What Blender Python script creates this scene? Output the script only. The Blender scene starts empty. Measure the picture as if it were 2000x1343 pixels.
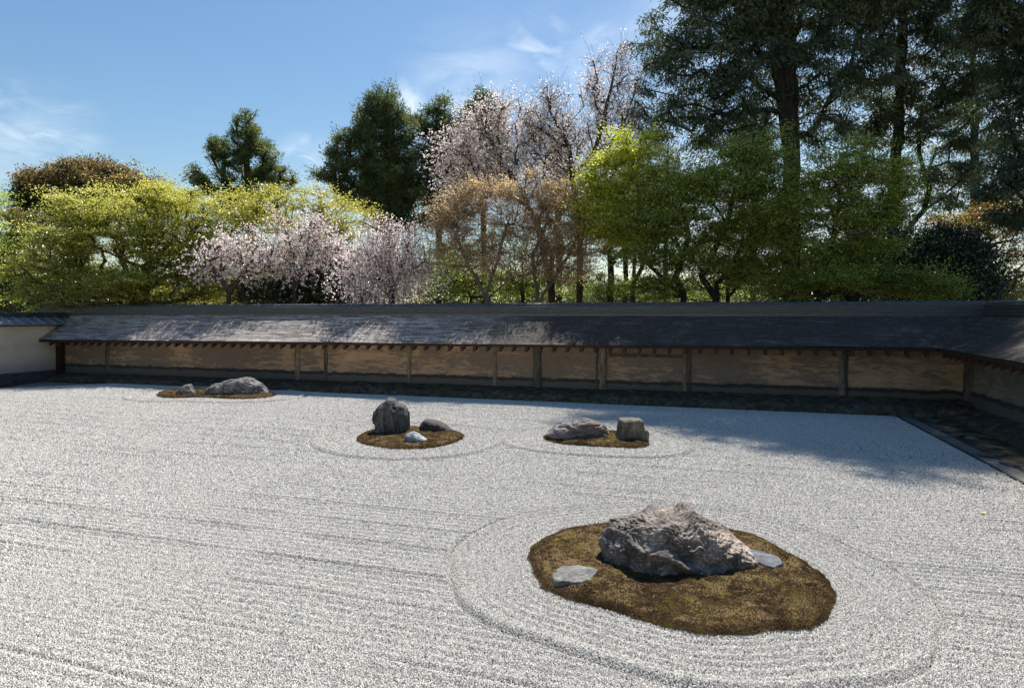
import bpy, bmesh, math, random
import numpy as np
from mathutils import Vector
R = math.radians
sc = bpy.context.scene
C = sc.collection

# ------------------------------------------------------------------ camera, sky, sun, exposure
F, HOR, CAMZ = 1300.0, 620.0, 2.3          # focal length and horizon row in pixels of a 2000 px wide frame
PITCH = math.atan((671.5 - HOR) / F)
cam = bpy.data.objects.new('camera', bpy.data.cameras.new('camera'))
C.objects.link(cam)
cam.location = (0, 0, CAMZ)
cam.rotation_euler = (R(90) - PITCH, 0, 0)
cam.data.sensor_width = 36
cam.data.lens = 36 * F / 2000
cam.data.clip_start = 0.05
cam.data.clip_end = 6000
sc.camera = cam
SUN_EL, SUN_AZ = R(57), R(17)              # azimuth measured from +Y towards +X
SUN_POWER, SKY_POWER = 5.0, 0.05
sun = bpy.data.objects.new('sun', bpy.data.lights.new('sun', 'SUN'))
C.objects.link(sun)
sun.data.energy = SUN_POWER
sun.data.angle = R(0.5)
sun.data.color = (1.0, 0.945, 0.86)
sd = Vector((math.cos(SUN_EL) * math.sin(SUN_AZ), math.cos(SUN_EL) * math.cos(SUN_AZ), math.sin(SUN_EL)))
sun.rotation_euler = sd.to_track_quat('Z', 'Y').to_euler()
sc.view_settings.view_transform = 'Standard'
sc.view_settings.look = 'None'
sc.view_settings.gamma = 1
sc.view_settings.exposure = 0.95
sc.render.engine = 'CYCLES'
sc.cycles.use_denoising = True
sc.cycles.denoiser = 'OPENIMAGEDENOISE'
sc.cycles.denoising_input_passes = 'RGB_ALBEDO_NORMAL'
sc.cycles.denoising_prefilter = 'ACCURATE'
sc.cycles.max_bounces = 8
sc.cycles.diffuse_bounces = 4
sc.cycles.transmission_bounces = 8
sc.cycles.glossy_bounces = 2
sc.cycles.caustics_reflective = False
sc.cycles.caustics_refractive = False
sc.cycles.sample_clamp_indirect = 6

def raydir(px, py):
    a, b = (px - 1000) / F, (671.5 - py) / F
    c, s = math.cos(PITCH), math.sin(PITCH)
    return np.array([a, c + b * s, -s + b * c])
def at(px, py, y):                          # point on the sight line at depth y
    d = raydir(px, py); t = y / d[1]
    return np.array([d[0] * t, y, CAMZ + d[2] * t])
def gz(px, py, z=0.0):                      # point on the sight line at height z
    d = raydir(px, py); t = (z - CAMZ) / d[2]
    return np.array([d[0] * t, d[1] * t, z])

W = bpy.data.worlds.new('World'); sc.world = W; W.use_nodes = True
def build_world():
    nt = W.node_tree; N = nt.nodes; L = nt.links
    bg = N['Background']
    sky = N.new('ShaderNodeTexSky'); sky.sky_type = 'NISHITA'; sky.sun_disc = False
    sky.sun_elevation = SUN_EL; sky.sun_rotation = SUN_AZ
    sky.air_density = 1.25; sky.dust_density = 0.5; sky.ozone_density = 0.9; sky.altitude = 100
    tc = N.new('ShaderNodeTexCoord')
    def clouds():
        # wispy cirrus: noise over the sky direction, each wisp a patch of sky with its own streak direction
        acc = None
        for px, py, rad, sx, sy, amt, seed in ((75, 262, .075, 10, 26, .75, 1.0), (30, 275, .09, 8, 30, .35, 2.2), (592, 318, .045, 14, 20, 1.0, 3.1),
                                         (815, 222, .055, 9, 14, 1.15, 4.7), (1050, 112, .07, 12, 26, .55, 5.3), (930, 190, .12, 6, 22, .45, 7.3),
                                         (1160, 90, .05, 16, 24, .45, 6.9), (1330, 330, .30, 5, 11, .8, 8.8), (1750, 300, .45, 4, 9, .95, 9.1), (640, 330, .05, 12, 24, .5, 12.2)):
            d = raydir(px, py); d = d / np.linalg.norm(d)
            sub = N.new('ShaderNodeVectorMath'); sub.operation = 'SUBTRACT'; sub.inputs[1].default_value = d
            L.new(tc.outputs['Generated'], sub.inputs[0])
            mp = N.new('ShaderNodeMapping'); mp.vector_type = 'POINT'
            mp.inputs['Rotation'].default_value = (0, R(38 if px < 500 else -35 if px < 900 else 10), 0)
            mp.inputs['Location'].default_value = (seed, seed * 1.7, seed * .6)
            mp.inputs['Scale'].default_value = (sx, sx, sy)
            L.new(sub.outputs[0], mp.inputs['Vector'])
            no = N.new('ShaderNodeTexNoise'); no.inputs['Scale'].default_value = 1.0; no.inputs['Detail'].default_value = 7
            no.inputs['Roughness'].default_value = .58; no.inputs['Distortion'].default_value = .8
            L.new(mp.outputs[0], no.inputs['Vector'])
            r1 = N.new('ShaderNodeMapRange'); r1.interpolation_type = 'SMOOTHSTEP'
            r1.inputs['From Min'].default_value = .36; r1.inputs['From Max'].default_value = .75
            L.new(no.outputs[0], r1.inputs['Value'])
            ln = N.new('ShaderNodeVectorMath'); ln.operation = 'LENGTH'; L.new(sub.outputs[0], ln.inputs[0])
            r2 = N.new('ShaderNodeMapRange'); r2.interpolation_type = 'SMOOTHSTEP'
            r2.inputs['From Min'].default_value = rad * 1.15; r2.inputs['From Max'].default_value = 0
            r2.inputs['To Max'].default_value = amt
            L.new(ln.outputs['Value'], r2.inputs['Value'])
            mu = N.new('ShaderNodeMath'); mu.operation = 'MULTIPLY'; L.new(r1.outputs[0], mu.inputs[0]); L.new(r2.outputs[0], mu.inputs[1])
            if acc is None: acc = mu
            else:
                mx = N.new('ShaderNodeMath'); mx.operation = 'MAXIMUM'; L.new(acc.outputs[0], mx.inputs[0]); L.new(mu.outputs[0], mx.inputs[1]); acc = mx
        return acc
    cl = clouds()
    mix = N.new('ShaderNodeMix'); mix.data_type = 'RGBA'
    hs = N.new('ShaderNodeHueSaturation'); hs.inputs['Saturation'].default_value = 1.26; hs.inputs['Value'].default_value = 1.2; L.new(sky.outputs[0], hs.inputs['Color'])
    L.new(cl.outputs[0], mix.inputs['Factor']); L.new(hs.outputs[0], mix.inputs['A']); mix.inputs['B'].default_value = (11.5, 12.4, 13.4, 1)
    L.new(mix.outputs['Result'], bg.inputs['Color']); bg.inputs['Strength'].default_value = SKY_POWER
build_world()

# ------------------------------------------------------------------ numeric helpers
def hash3(i, j, k, s=0):
    h = (i.astype(np.int64) * 374761393 + j.astype(np.int64) * 668265263 + k.astype(np.int64) * 2147483647 + s * 1274126177) & 0xffffffff
    h = ((h ^ (h >> 13)) * 1274126177) & 0xffffffff
    h = ((h ^ (h >> 16)) * 2246822519) & 0xffffffff
    return ((h ^ (h >> 15)) & 0xffffff) / float(0xffffff)
def vnoise(p, s=0):
    f = np.floor(p); t = p - f; t = t * t * (3 - 2 * t); f = f.astype(np.int64)
    r = 0
    for a in (0, 1):
        for b in (0, 1):
            for c in (0, 1):
                w = (t[:, 0] if a else 1 - t[:, 0]) * (t[:, 1] if b else 1 - t[:, 1]) * (t[:, 2] if c else 1 - t[:, 2])
                r = r + w * hash3(f[:, 0] + a, f[:, 1] + b, f[:, 2] + c, s)
    return r * 2 - 1
def fbm(p, o=4, s=0, gain=.5):
    r = 0; a = 1
    for k in range(o):
        r = r + a * vnoise(p * 2.0 ** k + 17.3 * k, s + k); a *= gain
    return r
def ridged(p, o=4, s=0):
    r = 0; a = 1
    for k in range(o):
        r = r + a * (1 - 2 * np.abs(vnoise(p * 2.0 ** k + 9.1 * k, s + k))); a *= .5
    return r
def worley(p, s=0):
    f = np.floor(p).astype(np.int64); b1 = np.full(len(p), 9.); b2 = b1.copy()
    for a in (-1, 0, 1):
        for b in (-1, 0, 1):
            for c in (-1, 0, 1):
                g = f + np.array([a, b, c])
                q = g + np.stack([hash3(g[:, 0], g[:, 1], g[:, 2], s + m) for m in (1, 2, 3)], 1)
                d = np.linalg.norm(q - p, axis=1)
                b2 = np.minimum(b2, np.maximum(b1, d)); b1 = np.minimum(b1, d)
    return b1, b2

def mesh(name, verts, faces, mats=None, smooth=False, attrs=None, parent=None):
    """faces: array (n,3) or (n,4), or list of such arrays"""
    if not isinstance(faces, list): faces = [faces]
    elif np.ndim(faces[0]) == 1: faces = [np.array(faces)]
    faces = [np.asarray(f, dtype=np.int32) for f in faces if len(f)]
    verts = np.asarray(verts, dtype=np.float32)
    me = bpy.data.meshes.new(name)
    nl = sum(f.size for f in faces); nf = sum(len(f) for f in faces)
    me.vertices.add(len(verts)); me.vertices.foreach_set('co', verts.ravel())
    me.loops.add(nl); me.loops.foreach_set('vertex_index', np.concatenate([f.ravel() for f in faces]))
    me.polygons.add(nf)
    tot = np.concatenate([np.full(len(f), f.shape[1], np.int32) for f in faces])
    st = np.concatenate([[0], np.cumsum(tot)[:-1]]).astype(np.int32)
    me.polygons.foreach_set('loop_start', st)
    me.polygons.foreach_set('loop_total', tot)
    me.polygons.foreach_set('use_smooth', np.full(nf, smooth, dtype=bool))
    me.update(calc_edges=True)
    if attrs:
        for k, (dom, v) in attrs.items():
            a = me.attributes.new(k, 'FLOAT', dom); a.data.foreach_set('value', np.asarray(v, dtype=np.float32).ravel())
    for m in (mats or []):
        me.materials.append(m)
    o = bpy.data.objects.new(name, me); C.objects.link(o)
    if parent: o.parent = parent
    return o
def tag(o, label=None, cat=None, group=None, kind=None):
    for k, v in (('label', label), ('category', cat), ('group', group), ('kind', kind)):
        if v: o[k] = v
    return o
def empty(name, loc, label, cat, group=None):
    o = bpy.data.objects.new(name, None); C.objects.link(o); o.location = [float(v) for v in loc]
    o.empty_display_size = .3
    return tag(o, label, cat, group)
def part(name, verts, faces, mats, root, smooth=False, attrs=None):
    """mesh given in world coordinates, parented to the root with an offset-free local mesh"""
    v = np.asarray(verts, dtype=np.float64) - np.array(root.location)
    return mesh(name, v, faces, mats, smooth, attrs, root)

# ------------------------------------------------------------------ material helper
class M:
    def __init__(s, name, rough=.8, spec=.3):
        s.m = bpy.data.materials.new(name); s.m.use_nodes = True
        s.nt = s.m.node_tree; s.N = s.nt.nodes; s.L = s.nt.links
        s.b = s.N['Principled BSDF']; s.b.inputs['Roughness'].default_value = rough
        s.b.inputs['Specular IOR Level'].default_value = spec
        s.tc = s.N.new('ShaderNodeTexCoord')
    def coord(s, scale=(1, 1, 1), rot=(0, 0, 0), src='Object'):
        mp = s.N.new('ShaderNodeMapping'); mp.inputs['Scale'].default_value = scale; mp.inputs['Rotation'].default_value = rot
        s.L.new(s.tc.outputs[src], mp.inputs['Vector']); return mp.outputs[0]
    def noise(s, vec, scale=5, detail=4, rough=.5, dist=0):
        n = s.N.new('ShaderNodeTexNoise'); s.L.new(vec, n.inputs['Vector'])
        for k, v in (('Scale', scale), ('Detail', detail), ('Roughness', rough), ('Distortion', dist)): n.inputs[k].default_value = v
        return n.outputs[0]
    def voro(s, vec, scale=5, feature='F1', out=0):
        n = s.N.new('ShaderNodeTexVoronoi'); n.feature = feature; s.L.new(vec, n.inputs['Vector']); n.inputs['Scale'].default_value = scale
        return n.outputs[out]
    def ramp(s, fac, stops, interp='LINEAR'):
        r = s.N.new('ShaderNodeValToRGB'); r.color_ramp.interpolation = interp; e = r.color_ramp.elements
        while len(e) < len(stops): e.new(.5)
        for q, (p, c) in zip(e, stops):
            q.position = p; q.color = (c if isinstance(c, tuple) else (c, c, c)) + (1,)
        s.L.new(fac, r.inputs[0]); return r.outputs[0]
    def mix(s, fac, a, b, mode='MIX'):
        n = s.N.new('ShaderNodeMix'); n.data_type = 'RGBA'; n.blend_type = mode
        for k, v in (('Factor', fac), ('A', a), ('B', b)):
            if isinstance(v, (int, float)): n.inputs[k].default_value = v
            elif isinstance(v, tuple): n.inputs[k].default_value = v + (1,)
            else: s.L.new(v, n.inputs[k])
        return n.outputs['Result']
    def math(s, op, a, b=None, clamp=False):
        n = s.N.new('ShaderNodeMath'); n.operation = op; n.use_clamp = clamp
        for i, v in enumerate((a, b)):
            if v is None: continue
            if isinstance(v, (int, float)): n.inputs[i].default_value = v
            else: s.L.new(v, n.inputs[i])
        return n.outputs[0]
    def rng(s, v, a, b, c=0, d=1, smooth=False):
        n = s.N.new('ShaderNodeMapRange'); s.L.new(v, n.inputs['Value'])
        if smooth: n.interpolation_type = 'SMOOTHSTEP'
        for k, x in (('From Min', a), ('From Max', b), ('To Min', c), ('To Max', d)): n.inputs[k].default_value = x
        return n.outputs[0]
    def sep(s, v):
        n = s.N.new('ShaderNodeSeparateXYZ'); s.L.new(v, n.inputs[0]); return n.outputs
    def attr(s, name):
        n = s.N.new('ShaderNodeAttribute'); n.attribute_name = name; return n.outputs['Fac']
    def color(s, c):
        if isinstance(c, tuple): s.b.inputs['Base Color'].default_value = c + (1,)
        else: s.L.new(c, s.b.inputs['Base Color'])
    def bump(s, h, strength=.5, dist=.02):
        n = s.N.new('ShaderNodeBump'); n.inputs['Strength'].default_value = strength; n.inputs['Distance'].default_value = dist
        s.L.new(h, n.inputs['Height']); s.L.new(n.outputs[0], s.b.inputs['Normal']); return n

def leaf_mat(name, stops, trans=.45, gloss=.06, rough=.4):
    m = M(name)
    N, L = m.N, m.L
    col = m.ramp(m.attr('tint'), stops)
    N.remove(m.b)
    d = N.new('ShaderNodeBsdfDiffuse'); t = N.new('ShaderNodeBsdfTranslucent'); g = N.new('ShaderNodeBsdfGlossy')
    g.inputs['Roughness'].default_value = rough; g.inputs['Color'].default_value = (.9, .9, .9, 1)
    L.new(col, d.inputs['Color']); L.new(col, t.inputs['Color'])
    a = N.new('ShaderNodeMixShader'); a.inputs[0].default_value = trans; L.new(d.outputs[0], a.inputs[1]); L.new(t.outputs[0], a.inputs[2])
    b = N.new('ShaderNodeMixShader'); b.inputs[0].default_value = gloss; L.new(a.outputs[0], b.inputs[1]); L.new(g.outputs[0], b.inputs[2])
    L.new(b.outputs[0], N['Material Output'].inputs['Surface'])
    return m.m
def bark_mat(name, dark, light):
    m = M(name, .9, .1); v = m.coord((1, 1, .25))
    n = m.noise(v, 9, 6, .65); m.color(m.ramp(n, [(.3, dark), (.7, light)])); m.bump(n, .7, .03); return m.m

# ------------------------------------------------------------------ garden frame
PR = gz(1750, 813)[:2]; PL = gz(84, 743)[:2]
ex = (PR - PL) / np.linalg.norm(PR - PL); ey = np.array([-ex[1], ex[0]])
def G(u, v, z=0.0):
    p = PR + ex * u + ey * v
    return np.array([p[0], p[1], z])
def on_v(px, py, v):                        # sight line meets the vertical plane at garden offset v: returns (u, z)
    d = raydir(px, py); o = np.array([0., 0.]) - PR
    t = (v - o @ ey) / (d[:2] @ ey)
    return (o + d[:2] * t) @ ex, CAMZ + d[2] * t
def Gs(U, V, Z):
    U, V, Z = np.broadcast_arrays(U, V, Z)
    return np.stack([PR[0] + ex[0] * U + ey[0] * V, PR[1] + ex[1] * U + ey[1] * V, Z], -1)
WALLV = 0.86
U_POST = on_v(117, 700, WALLV)[0]
U_CORN = on_v(1893, 740, WALLV)[0]
wd = (gz(2000, 945)[:2] - PR); wd /= np.linalg.norm(wd)     # direction of the right border, towards the viewer
wn = np.array([-wd[1], wd[0]]);                              # away from the garden
if wn @ ex < 0: wn = -wn

def inside(poly, P):
    x, y = P[:, 0], P[:, 1]; r = np.zeros(len(P), bool); n = len(poly)
    for i in range(n):
        x1, y1 = poly[i][:2]; x2, y2 = poly[(i + 1) % n][:2]
        if y1 == y2: continue
        c = ((y1 > y) != (y2 > y)) & (x < (x2 - x1) * (y - y1) / (y2 - y1) + x1); r ^= c
    return r
def pdist(poly, P):
    d = np.full(len(P), 1e9)
    n = len(poly)
    for i in range(n):
        a = np.array(poly[i][:2]); b = np.array(poly[(i + 1) % n][:2]); ab = b - a
        t = np.clip(((P - a) @ ab) / (ab @ ab), 0, 1)
        d = np.minimum(d, np.linalg.norm(P - a - t[:, None] * ab, axis=1))
    return d
def smooth_poly(pts, n=160, it=2):
    p = np.array(pts, float)
    for _ in range(it):
        q = np.roll(p, -1, 0); p = np.stack([.75 * p + .25 * q, .25 * p + .75 * q], 1).reshape(-1, 2)
    return p
def zoomed(x0, y0, s, pts): return [(x0 + a / s, y0 + b / s) for a, b in pts]

MOSS_PX = {
 'D': zoomed(1000, 960, 3.03, [(95,390),(110,320),(180,270),(290,225),(370,205),(560,185),(800,165),(1000,165),(1200,190),(1290,222),(1400,240),(1480,270),(1600,340),(1730,410),(1840,490),(1895,550),(1915,620),(1885,680),(1870,740),(1790,790),(1690,810),(1560,800),(1430,835),(1250,838),(1100,830),(960,800),(850,770),(700,730),(560,690),(440,650),(340,630),(200,580),(150,520)]),
 'B': zoomed(660, 760, 7.14, [(245,700),(300,630),(400,590),(540,555),(700,530),(900,530),(1100,540),(1300,555),(1500,580),(1700,600),(1775,640),(1720,700),(1600,750),(1400,800),(1200,820),(950,828),(700,820),(500,790),(330,750)]),
 'C': zoomed(1040, 790, 7.69, [(140,480),(300,435),(700,400),(1000,395),(1250,415),(1500,450),(1700,520),(1750,580),(1720,620),(1600,645),(1400,640),(1000,625),(700,605),(400,580),(200,535)]),
 'A': zoomed(220, 710, 5.556, [(460,345),(520,300),(640,280),(900,280),(1100,282),(1400,290),(1700,315),(1795,335),(1700,365),(1500,375),(1300,380),(1150,370),(900,360),(650,372),(530,362)]),
}
MOSS = {k: smooth_poly([gz(x, y, .02)[:2] for x, y in v]) for k, v in MOSS_PX.items()}
RING = {'D': .74, 'B': .85, 'C': .85, 'A': .9}

# ------------------------------------------------------------------ ground, gravel bed
def gravel_poly():
    l = gz(0, 755)[:2] - PL; l /= np.linalg.norm(l)
    a = PL + l * 26; b = PR + wd * 17
    return [PL, PR, b, a]
GP = gravel_poly()
m = M('soil', .95, .1); v = m.coord()
n1 = m.noise(v, 1.3, 6, .6); n2 = m.noise(v, 14, 5, .6)
m.color(m.mix(m.ramp(n1, [(.4, 0.), (.6, 1.)]), m.ramp(n2, [(.3, (.06, .045, .03)), (.7, (.16, .12, .08))]), m.ramp(n2, [(.3, (.035, .045, .02)), (.7, (.10, .11, .05))])))
m.bump(n2, .6, .03); M_SOIL = m.m
S = 2500
tag(mesh('ground', [(-S, -S, -.09), (S, -S, -.09), (S, S, -.09), (-S, S, -.09)], [[0, 1, 2, 3]], [M_SOIL]), kind='structure')
m = M('gravel_bed', .9, .2); v = m.coord()
vo = m.voro(v, 75, 'F1', 1); s_ = m.sep(vo)
m.color(m.ramp(s_[0], [(0., .10), (.5, .22), (1., .4)]))
m.bump(m.voro(v, 75, 'F1', 0), .8, .01); M_BED = m.m
gp = np.array(GP)
tag(mesh('gravel_bed', [(p[0], p[1], -.045) for p in gp], [[3, 2, 1, 0]], [M_BED]), kind='structure')

def build_gravel():
    rng = np.random.default_rng(5)
    r = 2.6; out = []
    while r < 27:
        s = min(max(.0017 * r, .0112), .020)
        n = int(R(100) * r / s)
        a = (np.arange(n) + rng.uniform(-.48, .48, n)) * (R(100) / n) - R(50)
        rr = r + rng.uniform(-.5, .5, n) * s
        out.append(np.stack([np.sin(a) * rr, np.cos(a) * rr, np.full(n, s)], 1))
        r += s * .82
    P = np.concatenate(out)
    P = P[inside(GP, P[:, :2])]
    XY = P[:, :2]
    keep = np.ones(len(P), bool)
    d = np.full(len(P), 99.); ringd = np.full(len(P), 99.)
    for k, poly in MOSS.items():
        bb0, bb1 = poly.min(0) - 1.6, poly.max(0) + 1.6
        near = np.all((XY > bb0) & (XY < bb1), axis=1)
        idx = np.nonzero(near)[0]
        dd = pdist(poly, XY[idx]); ins = inside(poly, XY[idx])
        edge = dd + .035 * rng.random(len(dd))
        keep[idx[ins & (edge > .035) & (rng.random(len(dd)) > (.006 if k == 'D' else .001))]] = False
        dd = dd / RING[k]
        dd[ins] = 0
        d[idx] = np.minimum(d[idx], dd)
    P, XY, d = P[keep], XY[keep], d[keep]
    u = (XY - PR) @ ex; vv = (XY - PR) @ ey
    p3 = np.stack([XY[:, 0], XY[:, 1], np.zeros(len(P))], 1)
    wob = fbm(p3 * .3, 2, 3) * .05 + fbm(p3 * 1.6, 2, 8) * .012
    # raked field: fine ridges along the wall direction and a deeper furrow where two passes of the rake meet
    t = vv + wob
    fine = np.abs(((t / .105) % 1) - .5) * 2
    pas = np.abs(((t / .63 + .3 * vnoise(np.stack([np.floor(t / .63), t * 0, t * 0], 1))) % 1) - .5) * .63
    brk = np.clip(fbm(p3 * np.array([.7, .7, 1]) + 30, 3, 11) * 1.0 + .62, .22, 1)
    h = -.011 * (1 - fine) ** 1.0 * (.4 + .6 * brk) - .017 * np.exp(-(pas / .022) ** 2) * brk + .012 * np.exp(-((pas - .05) / .03) ** 2) * brk
    # rings round the islands
    rd = d * .83; far = XY[:, 1] > 9.5
    hr = -.011 * (1 - np.abs((((rd + wob * .35) / .11) % 1) - .5) * 2) - .030 * np.exp(-((rd - .83 + wob * .3) / .03) ** 2) * (.5 + .5 * brk) + .022 * np.exp(-((rd - .73 + wob * .3) / .045) ** 2) * np.where(far, 1.5, 1)
    h = np.where(d < 1.06, hr, h)
    n = len(P)
    s = P[:, 2] * rng.uniform(.55, 1.15, n) * 1.12
    h = h + rng.uniform(-.45, .45, n) * s * .42 + .004
    # crushed stone: quad foot, triangular top
    ang = rng.uniform(0, 2 * np.pi, n)
    V = np.empty((n, 7, 3), np.float32)
    el = rng.uniform(.75, 1.3, n)
    for k in range(4):
        a = ang + k * np.pi / 2 + rng.uniform(-.3, .3, n); q = s * rng.uniform(.5, .72, n)
        V[:, k] = np.stack([np.cos(a) * q * el, np.sin(a) * q / el, -s * .35 + rng.uniform(-.1, .25, n) * s], 1)
    for k in range(3):
        a = ang + .6 + k * 2.094 + rng.uniform(-.5, .5, n); q = s * rng.uniform(.2, .48, n)
        V[:, 4 + k] = np.stack([np.cos(a) * q * el, np.sin(a) * q / el, s * rng.uniform(.22, .62, n)], 1)
    V += np.stack([XY[:, 0], XY[:, 1], h], 1)[:, None, :]
    base = (np.arange(n) * 7)[:, None]
    tri = np.array([[4, 5, 6], [0, 1, 4], [1, 5, 4], [1, 2, 5], [2, 3, 5], [3, 6, 5], [3, 0, 6], [0, 4, 6]])
    Fc = (base[:, None, :] + tri[None]).reshape(-1, 3)
    tint = np.repeat(rng.random(n), 8)
    m = M('white_granite_gravel', .75, .25)
    m.color(m.mix(m.ramp(m.noise(m.coord(), .35, 3), [(.35, 0.), (.7, .35)]),
        m.ramp(m.attr('tint'), [(0., (.16, .16, .15)), (.05, (.33, .325, .31)), (.2, (.52, .505, .47)), (.6, (.64, .612, .565)), (.94, (.75, .72, .665)), (1., (.56, .49, .40))]), (.55, .53, .50)))
    print('gravel stones', n)
    o = mesh('gravel', V.reshape(-1, 3), Fc, [m.m], False, {'tint': ('FACE', tint)})
    tag(o, 'white crushed granite gravel raked in lines and rings', 'gravel', kind='stuff')
build_gravel()

# ------------------------------------------------------------------ moss islands
m = M('moss', .95, .1); v = m.coord(src='Object')
n1 = m.noise(v, 1.6, 5, .62, .3); n2 = m.noise(v, 60, 4, .7); n3 = m.noise(v, 9, 6, .68)
brown = m.ramp(n2, [(.3, (.05, .034, .018)), (.55, (.12, .08, .04)), (.8, (.22, .155, .085))])
green = m.ramp(n2, [(.3, (.03, .024, .008)), (.6, (.10, .08, .016)), (.8, (.17, .14, .03))])
c = m.mix(m.ramp(n3, [(.45, 0.), (.62, 1.)]), brown, green)
c = m.mix(m.ramp(n1, [(.58, 0.), (.78, .4)]), c, m.ramp(n2, [(.3, (.12, .085, .055)), (.75, (.30, .23, .16))]))
m.color(c); m.bump(n2, .8, .012); M_MOSS = m.m
M_BLADE = leaf_mat('moss_blade', [(0., (.085, .056, .036)), (.42, (.165, .11, .066)), (.70, (.215, .155, .075)), (.87, (.23, .205, .045)), (1., (.35, .35, .07))], .5, .0)
ISL = {}
def moss_island(key, label, ntuft, th):
    poly = MOSS[key]; c = poly.mean(0); rng = np.random.default_rng(ord(key))
    poly = np.concatenate([poly * (1 - t) + np.roll(poly, -1, 0) * t for t in (0, .5)], 1).reshape(-1, 2)
    q3 = np.stack([poly[:, 0], poly[:, 1], poly[:, 0] * 0], 1); poly = c + (poly - c) * (1 + .012 * fbm(q3 * 7, 3, 4) + .006 * fbm(q3 * 25, 2, 6))[:, None]
    n = len(poly); K = 26; V = []
    for k in range(K + 1):
        f = k / K
        V.append(c + (poly - c) * f)
    V = np.concatenate(V); f = np.repeat(np.arange(K + 1) / K, n)
    P3 = np.stack([V[:, 0], V[:, 1], V[:, 0] * 0], 1)
    def hgt(P3, f):
        return .012 + .045 * np.clip((1 - f) / .12, 0, 1) ** .6 + .03 * np.clip(1 - f, 0, 1) + (fbm(P3 * 2.5, 3, 2) * .014 + np.abs(fbm(P3 * 8, 2, 15)) * .016 + fbm(P3 * 20, 2, 5) * .004) * np.clip((1 - f) * 8, 0, 1)
    z = hgt(P3, f); z[-n:] = -.02
    V = np.stack([V[:, 0], V[:, 1], z], 1)
    q = []
    for k in range(K):
        a = k * n + np.arange(n); b = k * n + (np.arange(n) + 1) % n
        q.append(np.stack([a, b, b + n, a + n], 1))
    root = empty('moss_island', (c[0], c[1], 0), label, 'moss island', 'moss islands in the gravel')
    part('moss_mound', V, np.concatenate(q), [M_MOSS], root, True)
    # moss shoots
    i = rng.integers(0, n, ntuft * 2); w = rng.random(ntuft * 2); f = np.sqrt(rng.random(ntuft * 2)) * 1.005
    e = poly[i] * (1 - w[:, None]) + poly[(i + 1) % n] * w[:, None]
    XY = c + (e - c) * f[:, None]
    P3 = np.stack([XY[:, 0], XY[:, 1], XY[:, 0] * 0], 1)
    dens = np.clip(fbm(P3 * 7, 3, 21) * .8 + .6, .2, 1) + (f > .93) * .6
    k = rng.random(len(XY)) < dens; XY, P3, f = XY[k][:ntuft], P3[k][:ntuft], f[k][:ntuft]; nn = len(XY)
    z = hgt(P3, f) - .004
    greenness = np.clip(fbm(P3 * 3.2, 3, 77) * .35 + .36 + .5 * fbm(P3 * 13, 3, 31), 0, 1) * .68 + rng.random(nn) * .32
    a = rng.uniform(0, 2 * np.pi, nn); l = th * rng.uniform(.5, 1.4, nn); w = l * .55
    cx, sx = np.cos(a) * w, np.sin(a) * w; lean = rng.normal(0, .5, (nn, 2)) * l[:, None]
    B = np.stack([XY[:, 0], XY[:, 1], z], 1)
    V = np.stack([B + np.stack([cx, sx, cx * 0], 1), B - np.stack([cx, sx, cx * 0], 1), B + np.stack([lean[:, 0], lean[:, 1], l], 1),
                  B + np.stack([-sx, cx, cx * 0], 1)], 1).reshape(-1, 3)
    b = (np.arange(nn) * 4)[:, None]
    Fc = np.concatenate([b + np.array([[0, 1, 2]]), b + np.array([[0, 3, 2]])], 0)
    o = part('moss_shoots', V, Fc, [M_BLADE], root, False, {'tint': ('FACE', np.tile(greenness, 2))}); o['kind'] = 'stuff'
    ISL[key] = root
moss_island('D', 'largest moss island, in the right foreground, round the big craggy boulder', 110000, .0105)
moss_island('B', 'round moss island carrying the dark standing stone and two small stones', 22000, .016)
moss_island('C', 'narrow moss island under the wide layered rock and the square block', 14000, .018)
moss_island('A', 'long thin moss island at far left close to the back wall', 9000, .024)

# ------------------------------------------------------------------ rocks
def rock_mat(name, stops, lichen=None, lich=.62, sc_=6, stretch=(1, 1, 1), warm=None, bumpd=.02):
    m = M(name, .85, .25); v = m.coord(stretch)
    n1 = m.noise(v, sc_, 8, .68, .4); n2 = m.noise(v, sc_ * 7, 6, .7); n3 = m.noise(m.coord(), sc_ * .45, 4, .6)
    c = m.ramp(m.math('ADD', m.math('MULTIPLY', n1, .65), m.math('MULTIPLY', n2, .35)), stops)
    if warm: c = m.mix(m.ramp(n3, [(.48, 0.), (.62, .85)]), c, warm, 'MIX')
    if lichen:
        k = m.ramp(m.math('ADD', m.math('MULTIPLY', n2, .6), m.math('MULTIPLY', n3, .4)), [(lich - .06, 0.), (lich, .9)])
        c = m.mix(k, c, lichen)
    m.color(c)
    m.bump(m.math('ADD', m.math('MULTIPLY', n1, .8), m.math('MULTIPLY', n2, .3)), .9, bumpd)
    return m.m
def ico(sub):
    bm = bmesh.new(); bmesh.ops.create_icosphere(bm, subdivisions=sub, radius=1)
    V = np.array([v.co[:] for v in bm.verts]); Fc = np.array([[v.index for v in f.verts] for f in bm.faces]); bm.free(); return V, Fc
ICO = {k: ico(k) for k in (6, 7, 8)}
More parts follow.
